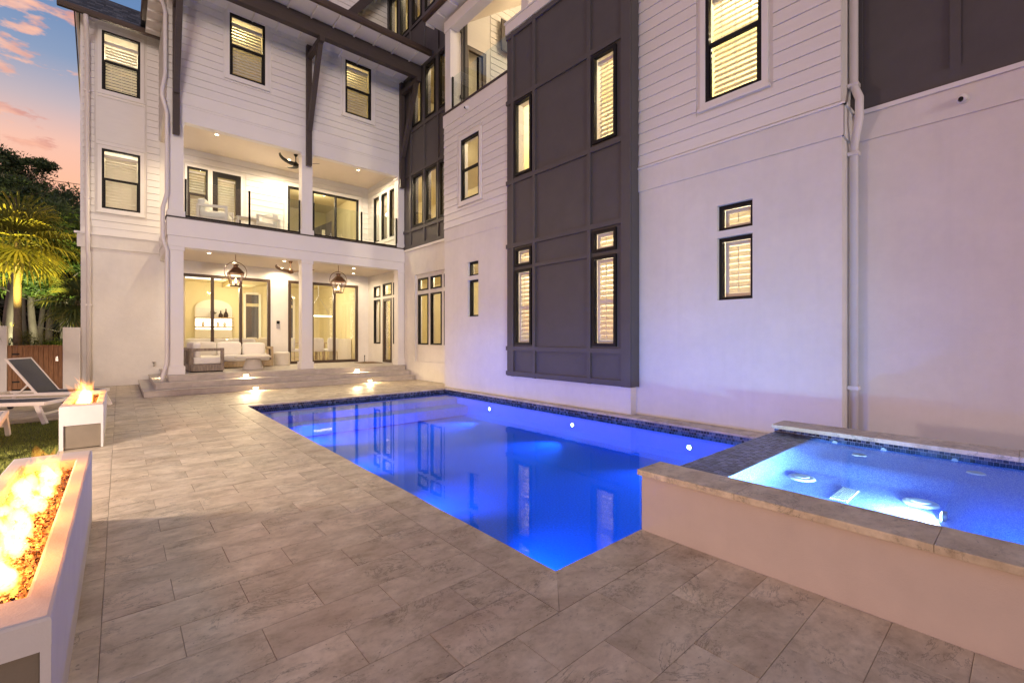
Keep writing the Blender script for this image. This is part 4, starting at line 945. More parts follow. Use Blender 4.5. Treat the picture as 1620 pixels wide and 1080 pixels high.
for x, y in ((5.35, 1.08), (5.37, .30)): part('jet_cover', MB().lathe([(.06, 0), (.055, .01), (.02, .012)], (x, y, ZB+.006), 18), M['alu'], SP)
SLAMP = 26.0
o = part('spa_light', MB().tube([(4.10, .362, .272), (4.10, .385, .272)], .035, 16), M['steel'], SP)
part('lens', MB().tube([(4.10, .386, .272), (4.10, .394, .272)], [.030, .02], 16), M['pooll'], o)
lampo('spa_lamp_beam', 'AREA', (4.08, .405, .283), SLAMP*2.0, (.55, .78, 1.0), o, .05, None, (-.22, 1, -.03))
o = part('spa_light', MB().tube([(3.46, .36, .275), (3.46, .385, .275)], .03, 16), M['steel'], SP)  # second lamp added to brighten the spillway end of the basin
part('lens', MB().tube([(3.46, .386, .275), (3.46, .392, .275)], [.026, .018], 16), M['pooll'], o)
lampo('spa_lamp_beam', 'AREA', (3.50, .42, .285), SLAMP*4.2, (.50, .78, 1.0), o, .05, None, (.06, 1, -.03))
for y in (-.7, 1.0):  # unseen side lamps added for blue light across the basin
    o = part('spa_light', MB().tube([(3.238, y, .345), (3.25, y, .345)], .022, 12), M['steel'], SP)
    lampo('spa_lamp_beam', 'SPOT', (3.28, y, .345), SLAMP*2.0, POOLC, o, .05, 80, (1, 0, -.28), 1.0)
o = part('added_blue_strip', MB().box(3.2265, 3.236, -1.6, 1.45, .352, .362), M['alu'], SP)  # hidden strip added to spread blue light over floor and benches
lampo('added_blue_strip_glow', 'AREA', (3.245, -.05, .352), 38, POOLC, o, .025, None, (1, 0, -.75), sizey=2.9)
link('spa_water', grid_sheet(3.231, 5.668, SY0, 1.536, ZSW-.012).mesh('spa_water', M['spawater']), kind='structure')
part('spa_end_wall', MB().box(2.98, 6.0, SY0-.25, SY0-.001, -.06, .46), M['spawall'], SP)

# ------------------------------------------------------------------ fire troughs
FLP = 32
def flame_tongue(mb, x, y, z, h, r, lean, rg):
    pts = []; rs = []; n = 9; ph = rg.uniform(0, 6.28); tw = rg.uniform(.5, 1.2)
    for i in range(n):
        t = i/(n-1)
        pts.append((x+lean[0]*t*t*h+.10*h*math.sin(ph+t*4*tw)*t, y+lean[1]*t*t*h+.10*h*math.cos(ph*1.3+t*3.4*tw)*t, z+h*t))
        rs.append(max(.002, r*(.62+1.5*t)*(1-t)**1.05*(1+.18*math.sin(7*t+ph))))
    mb.tube(pts, rs, 8)
def fire_trough(label, y0, y1, rimx, rim0, rim1, seed, nf, lamps, recz, fh):
    x0, x1, z1 = -.585, -.165, .565; rg = random.Random(seed)
    t = thing('fire_trough', label, 'fire pit', ((x0+x1)/2, (y0+y1)/2, 0), 'white concrete fire troughs along the lawn')
    ox0, ox1, oy0, oy1 = x0+rimx, x1-rimx, y0+rim0, y1-rim1
    mb = MB(); c = .012
    # body: outer walls with a legged open end, rim top and inner walls
    f0 = .045; rx0, rx1 = x0+.04, x1-.025
    mb.box(x1-.025, x1, y0, y1, 0, z1-.085); mb.box(x0, x0+.04, y0, y1, 0, z1-.085)
    mb.box(rx0, rx1, y0, y0+.02, recz, z1-.085); mb.box(rx0, rx1, y1-.02, y1, 0, z1-.085)
    def rc(a, b, e, f, z): return [(a, e, z), (b, e, z), (b, f, z), (a, f, z)]
    X0, X1, Y0, Y1 = x0-.001, x1+.001, y0-.001, y1+.001
    rg_ = [rc(ox0, ox1, oy0, oy1, z1-.09), rc(ox0, ox1, oy0, oy1, z1-c), rc(ox0-c*.3, ox1+c*.3, oy0-c*.3, oy1+c*.3, z1-c*.3), rc(ox0-c, ox1+c, oy0-c, oy1+c, z1), rc(X0+c, X1-c, Y0+c, Y1-c, z1), rc(X0+c*.3, X1-c*.3, Y0+c*.3, Y1-c*.3, z1-c*.3), rc(X0, X1, Y0, Y1, z1-c), rc(X0, X1, Y0, Y1, z1-.09), rc(ox0, ox1, oy0, oy1, z1-.09)]
    o_ = len(mb.v); mb.v += [q for r_ in rg_ for q in r_]
    for i in range(len(rg_)-1):
        for k in range(4): a, b = o_+i*4+k, o_+i*4+(k+1) % 4; mb.f.append((a, b, b+4, a+4))
    part('body', mb, M['concrete'], t)
    part('access_panel', MB().cbox(rx0+.002, rx1-.002, y0+.022, y0+.05, .012, recz-.004, .004), M['accesspanel'], t)
    part('burner_tray', MB().box(ox0-.002, ox1+.002, oy0-.002, oy1+.002, z1-.16, z1-.075), M['bronze'], t)
    mb = MB()
    for k in range(2600 if seed == 1 else 1500):
        x, y = rg.uniform(ox0+.005, ox1-.005), rg.uniform(oy0+.005, oy1-.005); s_ = rg.uniform(.005, .011); zz = z1-.070+rg.uniform(0, .022)
        a = [Vector((rg.gauss(0, 1), rg.gauss(0, 1), rg.gauss(0, .7))).normalized()*s_*rg.uniform(.7, 1.4) for _ in range(4)]
        mb.add([Vector((x, y, zz))+q for q in a], [(0, 1, 2), (0, 2, 3), (0, 3, 1), (1, 3, 2)])
    part('fire_glass', mb, M['lava'], t, kind='stuff')
    fl = MB(); co = MB(); ha = MB()
    for k in range(nf):
        y = oy0+.10+(oy1-oy0-.2)*(k+.5)/nf+rg.uniform(-.05, .05); x = (ox0+ox1)/2+rg.uniform(-.085, .055)
        h = fh*rg.uniform(.45, 1.0); r_ = rg.uniform(.026, .052)
        flame_tongue(fl, x, y, z1-.06, h, r_, (rg.uniform(-.35, .25), rg.uniform(-.4, .4)), rg)
        if k % 2: flame_tongue(ha, x, y, z1-.06, h*1.1, r_*1.8, (rg.uniform(-.35, .25), rg.uniform(-.4, .4)), rg)
        if k % 2 == 0: flame_tongue(co, x+rg.uniform(-.02, .02), y+rg.uniform(-.02, .02), z1-.06, h*.55, r_*1.1, (rg.uniform(-.3, .2), rg.uniform(-.3, .3)), rg)
    part('flame_halo', ha, M['flamehalo'], t, True); part('flame', fl, M['flame'], t, True); part('flame_core', co, M['flamecore'], t, True)
    for k in range(lamps):
        y = oy0+(oy1-oy0)*(k+.5)/lamps
        lampo('fire_light', 'POINT', ((ox0+ox1)/2, y, z1+.14), FLP/lamps, (1.0, .31, .035), t, .06)
    return t
fire_trough('nearest white concrete fire trough with tall flames over amber glass, cut by the left edge', 2.05, 4.87, .078, .21, .30, 1, 64, 4, .46, .225)
fire_trough('farther white concrete fire trough with flames and a brown end panel, beside the loungers', 8.12, 10.42, .078, .25, .25, 2, 40, 3, .315, .34)

# ------------------------------------------------------------------ garden light between the troughs
GL = thing('garden_light', 'low white bollard light standing on the lawn left of the fire troughs', 'garden light', (-2.3, 6.2, 0))
part('post', MB().lathe([(.05, 0), (.05, .92)], (-2.3, 6.2, 0), 16), M['alu'], GL)
part('lens', MB().lathe([(.045, .921), (.045, .96)], (-2.3, 6.2, 0), 16), emis('bollard_lens', (1, .8, .7), 6), GL)
part('cap', MB().lathe([(.07, .88), (.075, .90), (.07, .919)], (-2.3, 6.2, 0), 16), M['alu'], GL)
GLE = 620
lampo('bollard_lamp', 'POINT', (-2.30, 6.2, 1.03), GLE, (1.0, .78, .62), GL, .16)

# ------------------------------------------------------------------ sun loungers
def lounger(label, loc, rz, back, sling, bl=.74, L_=1.30, group='white framed loungers by the fire troughs'):
    t = thing('sun_lounger', label, 'sun lounger', loc, group, rz)
    wm = t.matrix_basis.copy()
    def P(name, mb, m, par=None, smooth=False):
        mb.v = [tuple(wm @ Vector(q)) for q in mb.v]; return part(name, mb, m, par or t, smooth)
    Wd, hs = .66, .36          # seat length, width, seat height, back length
    mb = MB()
    for s_ in (-1, 1): mb.cbox(-.02, L_+.02, s_*Wd/2-.025, s_*Wd/2+.025, hs-.05, hs+.012, .008)
    mb.cbox(L_-.02, L_+.025, -Wd/2, Wd/2, hs-.05, hs+.010, .008); mb.cbox(-bl-.02, .0, -Wd/2-.025, -Wd/2+.02, hs-.05, hs-.005, .008); mb.cbox(-bl-.02, .0, Wd/2-.02, Wd/2+.025, hs-.05, hs-.005, .008)
    mb.cbox(-bl-.03, -bl+.02, -Wd/2+.02, Wd/2-.02, hs-.05, hs-.005, .008); P('frame', mb, M['alu'])
    for s_ in (-1, 1):
        P('leg', MB().bar((L_-.10, s_*(Wd/2-.01), hs-.04), (L_+.03, s_*(Wd/2+.015), .0), .045, .07), M['alu'])
        P('leg', MB().bar((-bl+.12, s_*(Wd/2-.01), hs-.04), (-bl+.02, s_*(Wd/2+.01), .03), .045, .06), M['alu'])
        P('wheel', MB().tube([(-bl+.06, s_*(Wd/2-.05), .05), (-bl+.06, s_*(Wd/2-.085), .05)], .05, 14), M['rubber'])
    P('cross_bar', MB().bar((L_-.05, -Wd/2, .16), (L_-.05, Wd/2, .16), .025, .04), M['alu'])
    P('seat_sling', MB().cbox(.0, L_-.02, -Wd/2+.026, Wd/2-.026, hs-.004, hs+.006, .003), M[sling])
    ca, sa = math.cos(back), math.sin(back)
    b0 = Vector((0, 0, hs)); d = Vector((-ca, 0, sa))
    bs = MB()
    for s_ in (-1, 1): bs.bar(b0+Vector((0, s_*(Wd/2-.012), 0)), b0+d*bl+Vector((0, s_*(Wd/2-.012), 0)), .024, .035)
    bs.bar(b0+d*bl+Vector((0, -Wd/2, 0)), b0+d*bl+Vector((0, Wd/2, 0)), .035, .024); bf = P('backrest_frame', bs, M['alu'])
    P('back_sling', MB().bar(b0+d*.0+Vector((0, 0, .004)), b0+d*(bl-.01)+Vector((0, 0, .004)), Wd-.05, .008), M[sling], bf)
    if back > .3: P('prop', MB().bar(b0+d*bl*.55+Vector((0, Wd/2-.06, 0)), (-bl*.75, Wd/2-.06, hs-.03), .025), M['alu'], bf); 
    return t
lounger('sun lounger with its dark grey backrest propped up in front of the brown gate', (-1.10, 13.07, 0), R(-25), R(55), 'sling', .82, .86)
lounger('flat lying sun lounger between the propped up lounger and the lawn', (-2.0, 11.74, 0), R(-25), R(3), 'sling')
lounger('pale grey sun lounger on the lawn cut off by the left edge', (-1.50, 8.62, .0), R(94), R(3), 'slinglight')
# ------------------------------------------------------------------ lawn
soil = link('lawn', MB().box(-7, -.60, -3, 11.22, -.07, -.012).mesh('lawn', M['soil']), kind='structure')
def grass():
    g = np.random.default_rng(3); n = 46000
    u = g.random(n); x = -.60-2.3*u**1.3; y = 4.9+6.3*g.random(n); h = .016+.022*g.random(n); a = g.random(n)*6.28; w_ = .0028+.002*g.random(n); lx = g.normal(0, .010, n); ly = g.normal(0, .010, n)
    k = ~((x > -.60) ); x, y, h, a, w_, lx, ly = x[k], y[k], h[k], a[k], w_[k], lx[k], ly[k]; n = len(x)
    v = np.empty((n, 3, 3)); v[:, 0] = np.stack([x-np.cos(a)*w_, y-np.sin(a)*w_, np.full(n, -.013)], 1); v[:, 1] = np.stack([x+np.cos(a)*w_, y+np.sin(a)*w_, np.full(n, -.013)], 1); v[:, 2] = np.stack([x+lx, y+ly, h-.010], 1)
    me = bpy.data.meshes.new('grass'); me.from_pydata(v.reshape(-1, 3).tolist(), [], np.arange(n*3).reshape(-1, 3).tolist()); me.materials.append(M['turf'])
    o = link('grass', me, kind='stuff'); o['label'] = 'short green artificial turf left of the fire troughs'; o['category'] = 'grass'
grass()

# ------------------------------------------------------------------ garden wall and gate
gw = tag(link('garden_wall', MB().cbox(-1.215, -.852, 17.95, 18.2, 0, 1.74, .01).mesh('garden_wall', M['stucco'])), 'short cream garden wall between the brown gate and the house corner', 'garden wall', 'cream garden walls beside the gate')
gw2 = tag(link('garden_wall', MB().cbox(-6.5, -2.275, 17.95, 18.2, 0, 1.76, .01).mesh('garden_wall', M['stucco'])), 'cream garden wall left of the brown gate, at the picture edge', 'garden wall', 'cream garden walls beside the gate')
GT = thing('garden_gate', 'brown stained board gate between two cream garden walls', 'gate', (-1.74, 18.0, 0))
x = -2.185; k = 0
while x < -1.30:
    part('board', MB().cbox(x+.002, min(x+.098, -1.30)-.002, 18.01, 18.035, .05, 1.20, .004), M['gate'], GT); x += .098
for a, b in ((-2.272, -2.19), (-1.298, -1.218)): part('post', MB().cbox(a, b, 17.99, 18.08, 0, 1.235, .006), M['gate'], GT)
part('backing', MB().box(-2.189, -1.299, 18.037, 18.05, .05, 1.2), M['gate'], GT)
part('top_rail', MB().cbox(-2.189, -1.299, 17.995, 18.06, 1.201, 1.24, .005), M['gate'], GT)
for z in (.25, 1.0): part('hinge', MB().cbox(-2.19, -2.05, 17.998, 18.008, z-.02, z+.02, .002), M['black'], GT)
part('latch', MB().cbox(-1.36, -1.31, 17.985, 18.008, .78, .92, .003), M['steel'], GT)

# ------------------------------------------------------------------ porch fittings and furniture
PZ = .466
def lantern(label, x, y):
    t = thing('hanging_lantern', label, 'lantern', (x, y, 3.96), 'copper gas lanterns hung under the porch ceiling')
    part('stem', MB().tube([(x, y, 3.958), (x, y, 3.68)], .011, 8), M['bronze'], t)
    part('canopy', MB().lathe([(.06, -.03), (.06, -.004), (.02, 0)], (x, y, 3.958), 14), M['bronze'], t)
    pts = [(x+.29*math.cos(R(a)), y, 3.395+.29*math.sin(R(a))) for a in range(-38, 219, 8)]
    part('hoop', MB().tube(pts, .010, 8), M['bronze'], t)
    part('cap', MB().add([(x-.20, y-.20, 3.36), (x+.20, y-.20, 3.36), (x+.20, y+.20, 3.36), (x-.20, y+.20, 3.36), (x-.07, y-.07, 3.53), (x+.07, y-.07, 3.53), (x+.07, y+.07, 3.53), (x-.07, y+.07, 3.53)], [(0,3,2,1),(4,5,6,7),(0,1,5,4),(1,2,6,5),(2,3,7,6),(3,0,4,7)]).lathe([(.062, .17), (.062, .235), (.085, .24), (.08, .262), (.03, .27)], (x, y, 3.36), 14), M['bronze'], t)
    tp, bt = .185, .115; z0, z1 = 2.985, 3.358
    mb = MB()
    for i, j in ((-1,-1),(1,-1),(1,1),(-1,1)): mb.bar((x+i*tp, y+j*tp, z1), (x+i*bt, y+j*bt, z0), .016)
    for k in range(4):
        c = ((-1,-1),(1,-1),(1,1),(-1,1)); a, b = c[k], c[(k+1) % 4]
        mb.bar((x+a[0]*bt, y+a[1]*bt, z0), (x+b[0]*bt, y+b[1]*bt, z0), .022); mb.bar((x+a[0]*tp, y+a[1]*tp, z1-.01), (x+b[0]*tp, y+b[1]*tp, z1-.01), .018)
    part('lantern_frame', mb, M['bronze'], t)
    part('base', MB().box(x-bt, x+bt, y-bt, y+bt, z0-.02, z0+.004), M['bronze'], t)
    for k in range(4):
        c = ((-1,-1),(1,-1),(1,1),(-1,1)); a, b = c[k], c[(k+1) % 4]
        mb = MB(); q = .985
        vs = [(x+a[0]*bt*q, y+a[1]*bt*q, z0), (x+b[0]*bt*q, y+b[1]*bt*q, z0), (x+b[0]*tp*q, y+b[1]*tp*q, z1), (x+a[0]*tp*q, y+a[1]*tp*q, z1)]
        vs2 = [(x+(p[0]-x)*.97, y+(p[1]-y)*.97, p[2]) for p in vs]
        part('pane', mb.hexa([vs[0], vs[1], vs2[1], vs2[0], vs[3], vs[2], vs2[2], vs2[3]]), M['glass'], t)
    part('burner', MB().lathe([(.03, 0), (.02, .07)], (x, y, z0+.005), 10), M['bronze'], t)
    part('gas_flame', MB().lathe([(.008, 0), (.034, .05), (.026, .10), (.003, .17)], (x, y, z0+.075), 10), M['gasflame'], t, True)
    lampo('gas_light', 'POINT', (x, y, z0+.17), 55, (1.0, .62, .28), t, .04)
lantern('hanging copper lantern in the left porch bay, above the white sofa', 2.60, 15.5)
lantern('hanging copper lantern in the right porch bay, before the dining room doors', 5.63, 15.5)
def fan(label, x, y, zc, drop, rot, rad=.66, m='bronze'):
    t = thing('ceiling_fan', label, 'ceiling fan', (x, y, zc), 'ceiling fans of porch and balcony')
    part('rod', MB().tube([(x, y, zc-.002), (x, y, zc-drop)], .016, 10), M[m], t); part('canopy', MB().lathe([(.03, -.07), (.07, -.004)], (x, y, zc), 14), M[m], t)
    part('motor', MB().lathe([(.02, -.11), (.075, -.09), (.10, -.03), (.05, .03), (.025, .06)], (x, y, zc-drop), 18), M[m], t)
    for k in range(3):
        a0 = rot+k*2*math.pi/3; mb = MB(); n = 9; rows = []
        for i in range(n):
            u = i/(n-1); r_ = .06+rad*u; a = a0+.35*u*u; w_ = .085*(1-.75*u)+.012; up = .10*u**2
            c = Vector((x+r_*math.cos(a), y+r_*math.sin(a), zc-drop-.04+up)); s_ = Vector((-math.sin(a), math.cos(a), .30))*w_
            rows.append((c-s_, c+s_))
        o = len(mb.v)
        for a, b in rows: mb.v += [tuple(a), tuple(b), tuple(b+Vector((0, 0, .012))), tuple(a+Vector((0, 0, .012)))]
        for i in range(n-1):
            for k2 in range(4): mb.f.append((o+i*4+k2, o+i*4+(k2+1) % 4, o+(i+1)*4+(k2+1) % 4, o+(i+1)*4+k2))
        mb.f += [(o, o+1, o+2, o+3), (o+4*n-1, o+4*n-2, o+4*n-3, o+4*n-4)]
        part('blade', mb, M[m], t, True)
fan('bronze three bladed ceiling fan on the ground floor porch', 4.26, 16.04, 3.96, .30, R(200))
fan('black three bladed ceiling fan over the upper balcony', 4.49, 16.3, 7.62, .30, R(195), .68, 'black')
# --- sectional sofa: wooden framed, white cushions
SF = thing('sectional_sofa', 'white cushioned corner sofa with open weathered teak arms in the left porch bay', 'sofa', (2.4, 16.6, PZ))
mb = MB(); xa, xb, yf = 1.46, 2.30, 15.42; z0 = PZ
part('plinth', MB().cbox(xa, xb, yf, 17.55, z0+.03, z0+.22, .01), M['teak'], SF); part('plinth', MB().cbox(xb+.001, 3.92, 16.78, 17.55, z0+.03, z0+.22, .01), M['palewood'], SF)
part('foot', MB().box(xa+.03, xb-.03, yf+.03, 17.5, z0, z0+.03), M['black'], SF)
for n_, b_ in (('arm_rail', (xa, xb, yf, yf+.075, z0+.60, z0+.68)), ('arm_post', (xa, xa+.10, yf, yf+.075, z0+.221, z0+.599)), ('arm_post', (xb-.09, xb, yf, yf+.075, z0+.221, z0+.599))):
    part(n_, MB().cbox(*b_, .008), M['teak'], SF)
part('back_rail', MB().cbox(xa, xa+.07, yf+.076, 17.55, z0+.60, z0+.68, .008), M['teak'], SF)
for y in (15.78, 16.12, 16.7, 17.3): part('back_slat', MB().cbox(xa, xa+.06, y, y+.06, z0+.221, z0+.599, .006), M['teak'], SF)
part('back_rail', MB().cbox(xa+.07, 3.92, 17.48, 17.55, z0+.60, z0+.68, .008), M['palewood'], SF)
for b_ in ((3.85, 3.92, 16.78, 16.85), (3.85, 3.92, 17.40, 17.47)): part('arm_post', MB().cbox(*b_, z0+.221, z0+.599, .006), M['palewood'], SF)
part('arm_rail', MB().cbox(3.85, 3.92, 16.78, 17.479, z0+.60, z0+.68, .006), M['palewood'], SF)
for c, s_ in (((1.91, 16.05, z0+.32), (.76, 1.2, .21)), ((1.91, 17.06, z0+.32), (.76, .80, .21)), ((2.72, 17.10, z0+.32), (.80, .68, .21)), ((3.46, 17.10, z0+.32), (.72, .68, .21))): part('seat_cushion', MB().puff(c, s_, .22), M['fabric'], SF, True)
for c, s_ in (((1.66, 15.95, z0+.62), (.22, .72, .46)), ((1.66, 16.72, z0+.62), (.22, .72, .46)), ((2.05, 17.36, z0+.62), (.62, .22, .46)), ((2.72, 17.36, z0+.62), (.70, .22, .46)), ((3.44, 17.36, z0+.60), (.68, .22, .44))): part('back_cushion', MB().puff(c, s_, .30), M['fabric'], SF, True)
CT = thing('coffee_table', 'round cast stone pedestal coffee table in front of the porch sofa', 'coffee table', (3.14, 15.9, PZ))
part('pedestal', MB().lathe([(.30, 0), (.29, .03), (.20, .30), (.17, .345)], (3.14, 15.9, PZ), 28), M['cast'], CT, True); part('tabletop', MB().lathe([(.46, .346), (.50, .355), (.50, .40), (.485, .41)], (3.14, 15.9, PZ), 32), M['cast'], CT)
SO = thing('drum_stool', 'plain cream drum stool against the porch wall between the sliding doors', 'stool', (4.36, 17.5, PZ))
part('drum', MB().lathe([(.245, 0), (.26, .02), (.26, .43), (.24, .45)], (4.36, 17.5, PZ), 30), M['cast'], SO); part('seat_pad', MB().lathe([(.235, .451), (.23, .47), (.20, .475)], (4.36, 17.5, PZ), 30), M['fabric'], SO)
DM = thing('doormat', 'brown coir doormat on the porch floor before the side door', 'doormat', (7.3, 16.95, PZ))
part('pile', MB().cbox(6.93, 7.70, 16.5, 17.4, PZ, PZ+.018, .006), M['mat'], DM)
DS = thing('boot_scraper', 'small black upright boot scraper standing by the porch doormat', 'boot scraper', (7.42, 17.55, PZ))
part('stand', MB().cbox(7.36, 7.48, 17.5, 17.6, PZ, PZ+.02, .004).tube([(7.42, 17.55, PZ+.02), (7.42, 17.55, PZ+.24)], .014, 8), M['black'], DS); part('knob', MB().lathe([(.012, 0), (.028, .02), (.01, .045)], (7.42, 17.55, PZ+.235), 10), M['black'], DS)
SWP = thing('switch_plate', 'black touch panel over a steel plate on the porch wall between the sliders', 'switch', (4.38, 18.09, 2.0))
part('plate', MB().cbox(4.32, 4.44, 18.07, 18.098, 1.78, 1.94, .004), M['steel'], SWP); part('touch_panel', MB().cbox(4.33, 4.43, 18.065, 18.098, 1.95, 2.06, .004), M['black'], SWP)
OU = thing('outlet_box', 'small white outlet box low on the porch wall beside the side door', 'outlet', (7.79, 15.42, .98))
part('box', MB().cbox(7.755, 7.799, 15.36, 15.48, .88, 1.08, .006), M['trim'], OU); part('cover', MB().cbox(7.745, 7.7545, 15.375, 15.465, .90, 1.06, .004), M['alu'], OU)
HB = thing('hose_tap', 'small brass hose tap on the house wall behind the left end of the steps', 'tap', (.80, 18.0, .62))
part('spout', MB().tube([(.80, 18.045, .64), (.80, 17.95, .64), (.80, 17.92, .60), (.80, 17.92, .55)], .018, 10), M['steel'], HB, True); part('handle', MB().lathe([(.045, 0), (.05, .008), (.045, .016)], (.80, 17.95, .67), 12), M['bronze'], HB)
# --- balcony furniture
def armchair(label, x, y, rz):
    t = thing('balcony_armchair', label, 'armchair', (x, y, 4.668), 'white armchairs on the balcony', rz); wm = t.matrix_basis.copy()
    def P(name, mb, m, sm=False):
        mb.v = [tuple(wm @ Vector(q)) for q in mb.v]; return part(name, mb, m, t, sm)
    for s_ in (-1, 1):
        P('arm', MB().cbox(-.38, .40, s_*.38-.035, s_*.38+.035, .56, .63, .008), M['alu'])
        P('leg', MB().cbox(.33, .40, s_*.38-.035, s_*.38+.035, 0, .559, .008), M['alu']); P('leg', MB().cbox(-.38, -.31, s_*.38-.035, s_*.38+.035, 0, .559, .008), M['alu'])
    P('seat_frame', MB().cbox(-.38, .40, -.344, .344, .20, .27, .008), M['alu'])
    P('seat_cushion', MB().puff((.02, 0, .36), (.74, .66, .19), .25), M['fabric'], True); P('back_cushion', MB().puff((-.28, 0, .60), (.20, .66, .46), .3), M['fabric'], True)
armchair('white armchair at the left end of the upper balcony, its back to the left column', 2.15, 15.95, R(-20)); armchair('white armchair on the balcony near the glass post, lower in view', 3.45, 16.3, R(200))
BT = thing('balcony_table', 'low pale table on the balcony behind the glass railing', 'table', (2.9, 15.55, 4.668))
part('tabletop', MB().cbox(2.6, 3.2, 15.35, 15.75, 5.01, 5.05, .008), M['cast'], BT)
for x, y in ((2.65, 15.4), (3.15, 15.4), (2.65, 15.7), (3.15, 15.7)): part('leg', MB().box(x-.02, x+.02, y-.02, y+.02, 4.668, 5.01), M['alu'], BT)
TV = thing('loggia_screen', 'dark brown flat screen on the end wall of the upper loggia', 'screen', (9.7, 11.2, 11.1))
part('panel', MB().cbox(9.17, 10.3, 11.06, 11.11, 10.60, 11.62, .03), M['brown'], TV); part('bracket', MB().box(9.5, 9.9, 11.111, 11.245, 10.9, 11.2), M['black'], TV)
def camera_dome(label, p, d):
    t = thing('security_camera', label, 'security camera', p, 'white security cameras on the house wall'); p = Vector(p); d = Vector(d)
    part('mount', MB().tube([p, p+d*.03], [.06, .055], 18), M['trim'], t); part('housing', MB().tube([p+d*.031, p+d*.06, p+d*.085], [.05, .045, .026], 18), M['trim'], t, True)
    part('lens', MB().tube([p+d*.055+Vector((0, .012, -.016)), p+d*.095+Vector((0, .014, -.02))], [.030, .022], 16), M['black'], t)
camera_dome('white dome camera on the band of the right-hand recessed wall', (XR-.021, .55, 4.38), (-1, 0, 0)); camera_dome('white dome camera below the loggia railing on the left white wall', (XA-.031, 10.16, 7.76), (-1, 0, 0))
# --- furniture seen through the ground floor doors
IS = thing('living_room_sofa', 'white sofa with pale pillows seen through the left sliding door', 'sofa', (2.8, 19.4, PZ))
part('base', MB().cbox(1.6, 4.4, 19.1, 20.0, PZ, PZ+.38, .02), M['fabric'], IS); part('backrest', MB().puff((2.3, 19.15, PZ+.66), (1.3, .25, .60), .25), M['fabric'], IS, True); part('backrest', MB().puff((3.4, 19.15, PZ+.66), (.9, .25, .60), .25), M['fabric'], IS, True)
for x, r_ in ((3.75, .2), (4.15, -.3)): part('pillow', MB().puff((x, 19.25, PZ+.78), (.42, .16, .42), .4), M['curtain'], IS, True)
DT = thing('dining_table', 'pale wooden dining table under the triangular chandelier', 'dining table', (6.3, 20.6, PZ))
part('tabletop', MB().cbox(5.9, 6.95, 19.9, 21.5, PZ+.72, PZ+.77, .01), M['palewood'], DT)
for x, y in ((6.1, 20.2), (6.7, 20.2), (6.1, 21.2), (6.7, 21.2)): part('leg', MB().cbox(x-.05, x+.05, y-.05, y+.05, PZ, PZ+.719, .008), M['palewood'], DT)
BW = thing('fruit_bowl', 'wide white bowl on the dining table', 'bowl', (6.5, 20.4, PZ+.771)); part('bowl', MB().lathe([(.08, 0), (.20, .06), (.27, .11), (.25, .11), (.06, .03)], (6.5, 20.4, PZ+.771), 20), M['cast'], BW, True)
def dchair(label, x, y, rz):
    t = thing('dining_chair', label, 'dining chair', (x, y, PZ), 'cream dining chairs inside', rz); wm = t.matrix_basis.copy()
    def P(name, mb, m, sm=False):
        mb.v = [tuple(wm @ Vector(q)) for q in mb.v]; return part(name, mb, m, t, sm)
    P('seat', MB().puff((0, 0, .46), (.48, .48, .12), .25), M['fabric'], True); P('backrest', MB().puff((-.22, 0, .72), (.09, .46, .50), .3), M['fabric'], True)
    for a, b in ((-.19, -.19), (.19, -.19), (-.19, .19), (.19, .19)): P('leg', MB().tube([(a, b, .42), (a*1.1, b*1.1, 0)], [.022, .014], 8), M['palewood'])
dchair('cream dining chair behind the left pane of the right sliding door', 5.35, 19.6, R(30)); dchair('cream dining chair at the near side of the dining table', 6.15, 19.45, R(90)); dchair('cream dining chair nearest the kitchen island', 6.75, 19.5, R(95))
CH = thing('chandelier', 'linear chandelier hung on a triangle of rods over the dining table', 'chandelier', (6.55, 20.4, 3.9))
part('rod', MB().tube([(6.55, 20.4, 3.89), (6.55, 20.4, 3.25)], .012, 8), M['steel'], CH)
for a in (-.5, .5): part('rod', MB().tube([(6.55, 20.4, 3.25), (6.55+a, 20.4, 2.42)], .010, 8), M['steel'], CH)
part('light_bar', MB().cbox(5.98, 7.12, 20.36, 20.44, 2.36, 2.42, .01), M['chand'], CH)
for k, (x, h) in enumerate(((3.40, .30), (3.60, .40))):
    b_ = thing('dark_bottle', ('short', 'tall')[k]+' black bottle on the top shelf of the arched niche', 'bottle', (x, 23.7, 2.342)); part('glass_body', MB().lathe([(.07, 0), (.09, .03), (.08, h*.45), (.025, h*.7), (.022, h)], (x, 23.7, 2.342), 14), M['black'], b_, True)
VP = thing('potted_plant', 'small green plant in a white pot on the top shelf of the niche', 'plant', (3.1, 23.7, 2.342)); part('pot', MB().lathe([(.06, 0), (.09, .12), (.08, .12)], (3.1, 23.7, 2.342), 14), M['cast'], VP)
mb = MB()
for k in range(40):
    a = rnd.uniform(0, 6.28); d = Vector((math.cos(a), math.sin(a), rnd.uniform(.3, 1.6))).normalized(); p = Vector((3.1, 23.7, 2.45)); q = p+d*rnd.uniform(.12, .24); s_ = Vector((-d.y, d.x, 0)).normalized()*.025
    mb.add([p, (p+q)/2+s_, q, (p+q)/2-s_], [(0, 1, 2, 3)])
part('leaves', mb, M['palmd'], VP)
for k, x in enumerate((2.75, 3.3, 3.55)):
    v_ = thing('shelf_vase', ('small white vase on the lower left of the lit niche shelves', 'slim pale vase in the middle of the lit niche shelves', 'round pale vase on the right of the lit niche shelves')[k], 'vase', (x, 23.72, 1.942)); part('vase_body', MB().lathe([(.04, 0), (.07, .06), (.06, .16), (.03, .2), (.035, .22)], (x, 23.72, 1.942), 14), M['cast'], v_, True)

